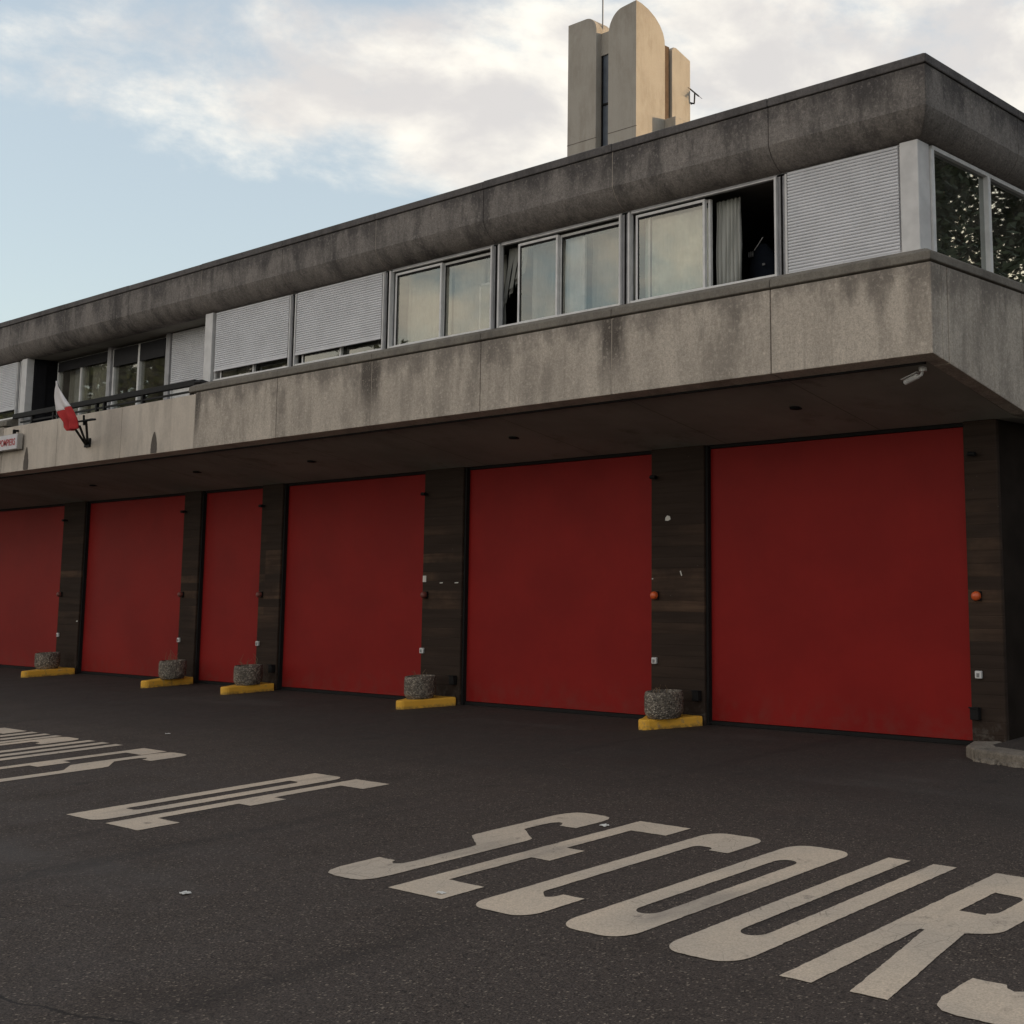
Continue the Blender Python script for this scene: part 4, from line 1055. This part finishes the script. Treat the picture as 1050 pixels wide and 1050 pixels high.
# ------------------------------------------------------------------ tower behind the roof
def tower():
    t = thing('tower', (-22.97, 23.0, 0), 'pale rendered stair tower with rounded wall tops rising behind the roof', 'tower')
    Y0, ZTt = 22.0, 16.18
    # front wall, outer block: quarter round at its inner end
    def front(x0, x1, flip, r, top):
        if not flip: pts = [(x0, 0), (x1, 0), (x1, top - r)] + arc(x1 - r, top - r, r, 0, 90, 14)[1:] + [(x0, top)]
        else: pts = [(x0, 0), (x1, 0), (x1, top)] + arc(x0 + r, top - r, r, 90, 180, 14)
        return pts
    m = MB(); m.prism(front(-24.25, -23.17, False, 0.40, ZTt), 'y', Y0, Y0 + 0.55); m.box(-24.25, -23.75, Y0 + 0.55, Y0 + 0.95, 0, ZTt - 0.3)
    m.build('wall_block', 'tower_render', t, bevel=0.01)
    # front right block: rounded towards the slot in front, towards the back on its side
    side = [(Y0, 0), (23.06, 0), (23.07, 15.25), (23.055, 15.45), (23.0, 15.62), (22.88, 15.80), (22.70, 15.96), (22.45, 16.09), (22.20, 16.16), (Y0, ZTt)]
    # blend: slices along X, each slice lowered by the front arc
    m = MB(); xs = [-22.71 + 0.50 * (1 - math.cos(R(90 * i / 14))) for i in range(15)] + [-21.70]
    secs = []
    for x in xs:
        dxr = min(1, max(0, (x + 22.71) / 0.50)); drop = 0.56 * (1 - math.sqrt(max(0, 1 - (1 - dxr) ** 2))) + 0.10 * (-21.70 - x)
        secs.append([(x, y, z - drop * (1 if z > 14 else 0)) for y, z in side])
    for i in range(len(secs) - 1): m.loft(secs[i], secs[i + 1], cap=False)
    m.face(list(reversed(secs[0]))); m.face(secs[-1])
    bm_o = m.build('wall_block', 'tower_render', t)
    wd = bm_o.modifiers.new('weld', 'WELD'); wd.merge_threshold = 0.0005
    # far block on the side face
    pts = [(23.34, 0), (24.06, 0), (24.06, 15.20), (23.50, 15.385), (23.40, 15.37), (23.34, 15.28)]
    m = MB(); m.prism(pts, 'x', -22.3, -21.70); m.build('wall_block', 'tower_render', t, bevel=0.01)
    m = MB(); m.box(-24.25, -23.2, 23.3, 24.06, 0, 15.3); m.build('wall_block', 'tower_render', t, bevel=0.01)
    # core with the narrow glazed slot
    m = MB(); m.box(-23.85, -22.05, Y0 + 0.30, 23.75, 0, 15.30); m.box(-23.3, -22.4, Y0 + 0.18, Y0 + 0.299, 15.10, 15.72); m.build('core', 'tower_render', t)
    m = MB(); m.box(-23.165, -22.72, Y0 + 0.22, Y0 + 0.28, 9, 15.10); m.build('stair_window', 'tower_glass_panel', t)
    m = MB(); m.box(-23.165, -22.72, Y0 + 0.19, Y0 + 0.225, 13.72, 13.77); m.box(-23.165, -23.12, Y0 + 0.19, Y0 + 0.225, 9, 15.09); m.build('window_bar', 'dark_metal', t)
    m = MB(); m.box(-24.256, -23.165, Y0 - 0.004, Y0 + 0.02, 12.80, 12.815); m.box(-22.716, -21.694, Y0 - 0.004, Y0 + 0.02, 12.80, 12.815); m.build('joint', 'stain_concrete', t)
    # low annexe box at the foot, on the sunny side
    m = MB(); m.box(-21.695, -21.31, 23.05, 23.95, 0, 13.27); m.build('annexe', 'tower_render', t, bevel=0.01)
    m = MB(); m.tube([(-21.30, 23.35, 12.9), (-21.24, 23.35, 13.05), (-21.24, 23.45, 13.12)], 0.03, 8); m.build('vent_pipe', 'dark_metal', t)
    # rust run in the side slot
    m = MB(); m.box(-21.78, -21.76, 23.10, 23.30, 10, 15.35); m.build('slot_panel', 'rust_stain', t)
    m = MB(); m.tube([(-23.19, Y0 + 0.25, 15.5), (-23.19, Y0 + 0.25, 19.5)], 0.018, 6); m.build('lightning_rod', 'grey_plastic', t)
tower()
t = thing('television_antenna', (-21.75, 24.05, 14.0), 'small dark television antenna on the sunny edge of the tower', 'antenna')
m = MB(); m.tube([(-21.70, 24.07, 13.99), (-21.62, 24.13, 14.02), (-21.60, 24.13, 14.30)], 0.022, 6); m.tube([(-21.94, 24.1, 14.13), (-21.62, 24.13, 14.0)], 0.02, 6); m.build('mast', 'dark_metal', t)
m = MB(); a, b = Vector((-21.95, 24.1, 14.62)), Vector((-21.47, 24.14, 14.18)); m.tube([tuple(a), tuple(b)], 0.022, 6)
for k in range(9):
    p = a.lerp(b, k / 8); m.tube([tuple(p + Vector((0.02, -0.16, 0.02))), tuple(p + Vector((-0.02, 0.16, -0.02)))], 0.007, 5)
m.build('boom', 'dark_metal', t)

# ------------------------------------------------------------------ bits lying on the asphalt
litter = [(-6.84, 3.574, 'crumpled white paper scrap lying below the word DE'), (-5.653, 4.305, 'white paper scrap lying on the foot of the letter E'), (-6.141, 5.95, 'grey paper scrap lying above the letter S'), (-13.6, 6.84, 'tiny far paper scrap beyond the long word')]
import math as _m
for x, y, lab in litter:
    m = MB(); rn = random.Random(int(x * 100)); n = 4; z = 0.006
    g = [[(x + (i / n - .5) * 0.05 + rn.uniform(-.006, .006), y + (j / n - .5) * 0.04 + rn.uniform(-.006, .006), z + abs(rn.gauss(0, 0.004))) for i in range(n + 1)] for j in range(n + 1)]
    for j in range(n):
        for i in range(n): m.face([g[j][i], g[j][i + 1], g[j + 1][i + 1], g[j + 1][i]])
    o = m.build('paper_scrap', 'paper'); s = o.modifiers.new('solid', 'SOLIDIFY'); s.thickness = 0.002
    tag(o, lab, 'litter', 'paper scraps on the forecourt')

# ------------------------------------------------------------------ street trees (outside the frame; mirrored in the windows, they shade the side)
def tree_mesh(seed, height, rad, leaves, trunk_h, ls=1.0):
    rn = random.Random(seed); tr = MB()
    tr.tube([(0, 0, -0.1), (0.05, 0.02, trunk_h * 0.6), (0.0, 0.1, trunk_h), (0.1, 0.0, height * 0.62)], 0.22, 10, 0.09)
    cl = []
    for k in range(26):
        a = rn.uniform(0, 6.28); e = rn.uniform(0, 1); d = rad * math.sqrt(rn.uniform(0.05, 1)) * (1 - 0.55 * e ** 2)
        p = Vector((d * math.cos(a), d * math.sin(a), trunk_h + (height - trunk_h) * (0.12 + 0.82 * e)))
        cl.append((p, rad * rn.uniform(0.26, 0.46)))
        if k % 2 == 0: tr.tube([(0, 0.05, trunk_h + 0.25 * (p.z - trunk_h)), tuple(p * 0.55 + Vector((0, 0, p.z * 0.38))), tuple(p)], 0.07, 6, 0.02)
    lf = MB()
    for i in range(leaves):
        p, r = rn.choice(cl); v = Vector((rn.gauss(0, 1), rn.gauss(0, 1), rn.gauss(0, 0.8))).normalized() * r * rn.uniform(0.35, 1.1)
        c = p + v; u = Vector((rn.gauss(0, 1), rn.gauss(0, 1), rn.gauss(0, .6))).normalized(); w = u.orthogonal().normalized(); s = rn.uniform(0.09, 0.2) * ls
        lf.face([tuple(c - u * s), tuple(c + w * s * .5), tuple(c + u * s), tuple(c - w * s * .5)])
    return tr, lf
def plant_tree(spots, seed, height, rad, leaves, trunk_h, label, group, ls=1.0):
    tr, lf = tree_mesh(seed, height, rad, leaves, trunk_h, ls)
    first = None
    for i, (x, y, sc, rz) in enumerate(spots):
        if first is None:
            t = thing('street_tree', (0, 0, 0), label, 'tree', group)
            a = tr.build('trunk', 'bark', t, smooth=True); b = lf.build('crown', 'leaf', t); first = (t, a, b)
        else:
            t = first[0].copy(); col.objects.link(t)
            for q in first[1:]:
                c = q.copy(); c.parent = t; col.objects.link(c)
        t.location = (x, y, 0); t.scale = (sc,) * 3; t.rotation_euler = (0, 0, rz)
plant_tree([(2.5, 17.5, 1.0, 0), (4.0, 23.0, 1.05, 1.2), (6.5, 28.0, 1.1, 2.5), (3.5, 32.5, 1.0, 4.0), (10.5, 34.0, 1.1, 5.0), (9.0, 21.0, 1.0, 3.1)], 5, 13.5, 4.2, 15000, 3.0,
           'tall leafy street tree along the side street, mirrored in the side windows', 'street trees along the side street', 0.72)
plant_tree([(-62, -15, 1.0, 0.4), (-70, -16, 1.1, 1.9), (-78, -14, 1.05, 3.0), (-87, -15, 1.1, 0.9), (-54, -19, 0.9, 2.2), (-45, -20, 0.75, 5.1)], 9, 14.0, 5.0, 7000, 3.0,
           'leafy tree across the street, mirrored in the balcony windows', 'trees across the street', 2.0)

# ------------------------------------------------------------------ unseen block added to keep low sun off the forecourt and side wall
t = thing('sun_blocker', (22.0, 50.0, 0), 'plain unseen block added beyond the street trees to hold back the low sun', 'building')
m = MB(); m.box(18, 27, 6, 100, 0, 10.2); m.build('wall', 'tower_render', t)
m = MB(); m.box(17.7, 27.3, 5.7, 100.3, 10.2, 10.5); m.build('roof', 'roof_felt', t)
for k in range(3):
    for j in range(16):
        m = MB(); y = 9 + j * 5.6; m.box(17.97, 18.03, y, y + 1.4, 1.4 + 3 * k, 2.9 + 3 * k); m.build('window', 'tower_glass_panel', t)
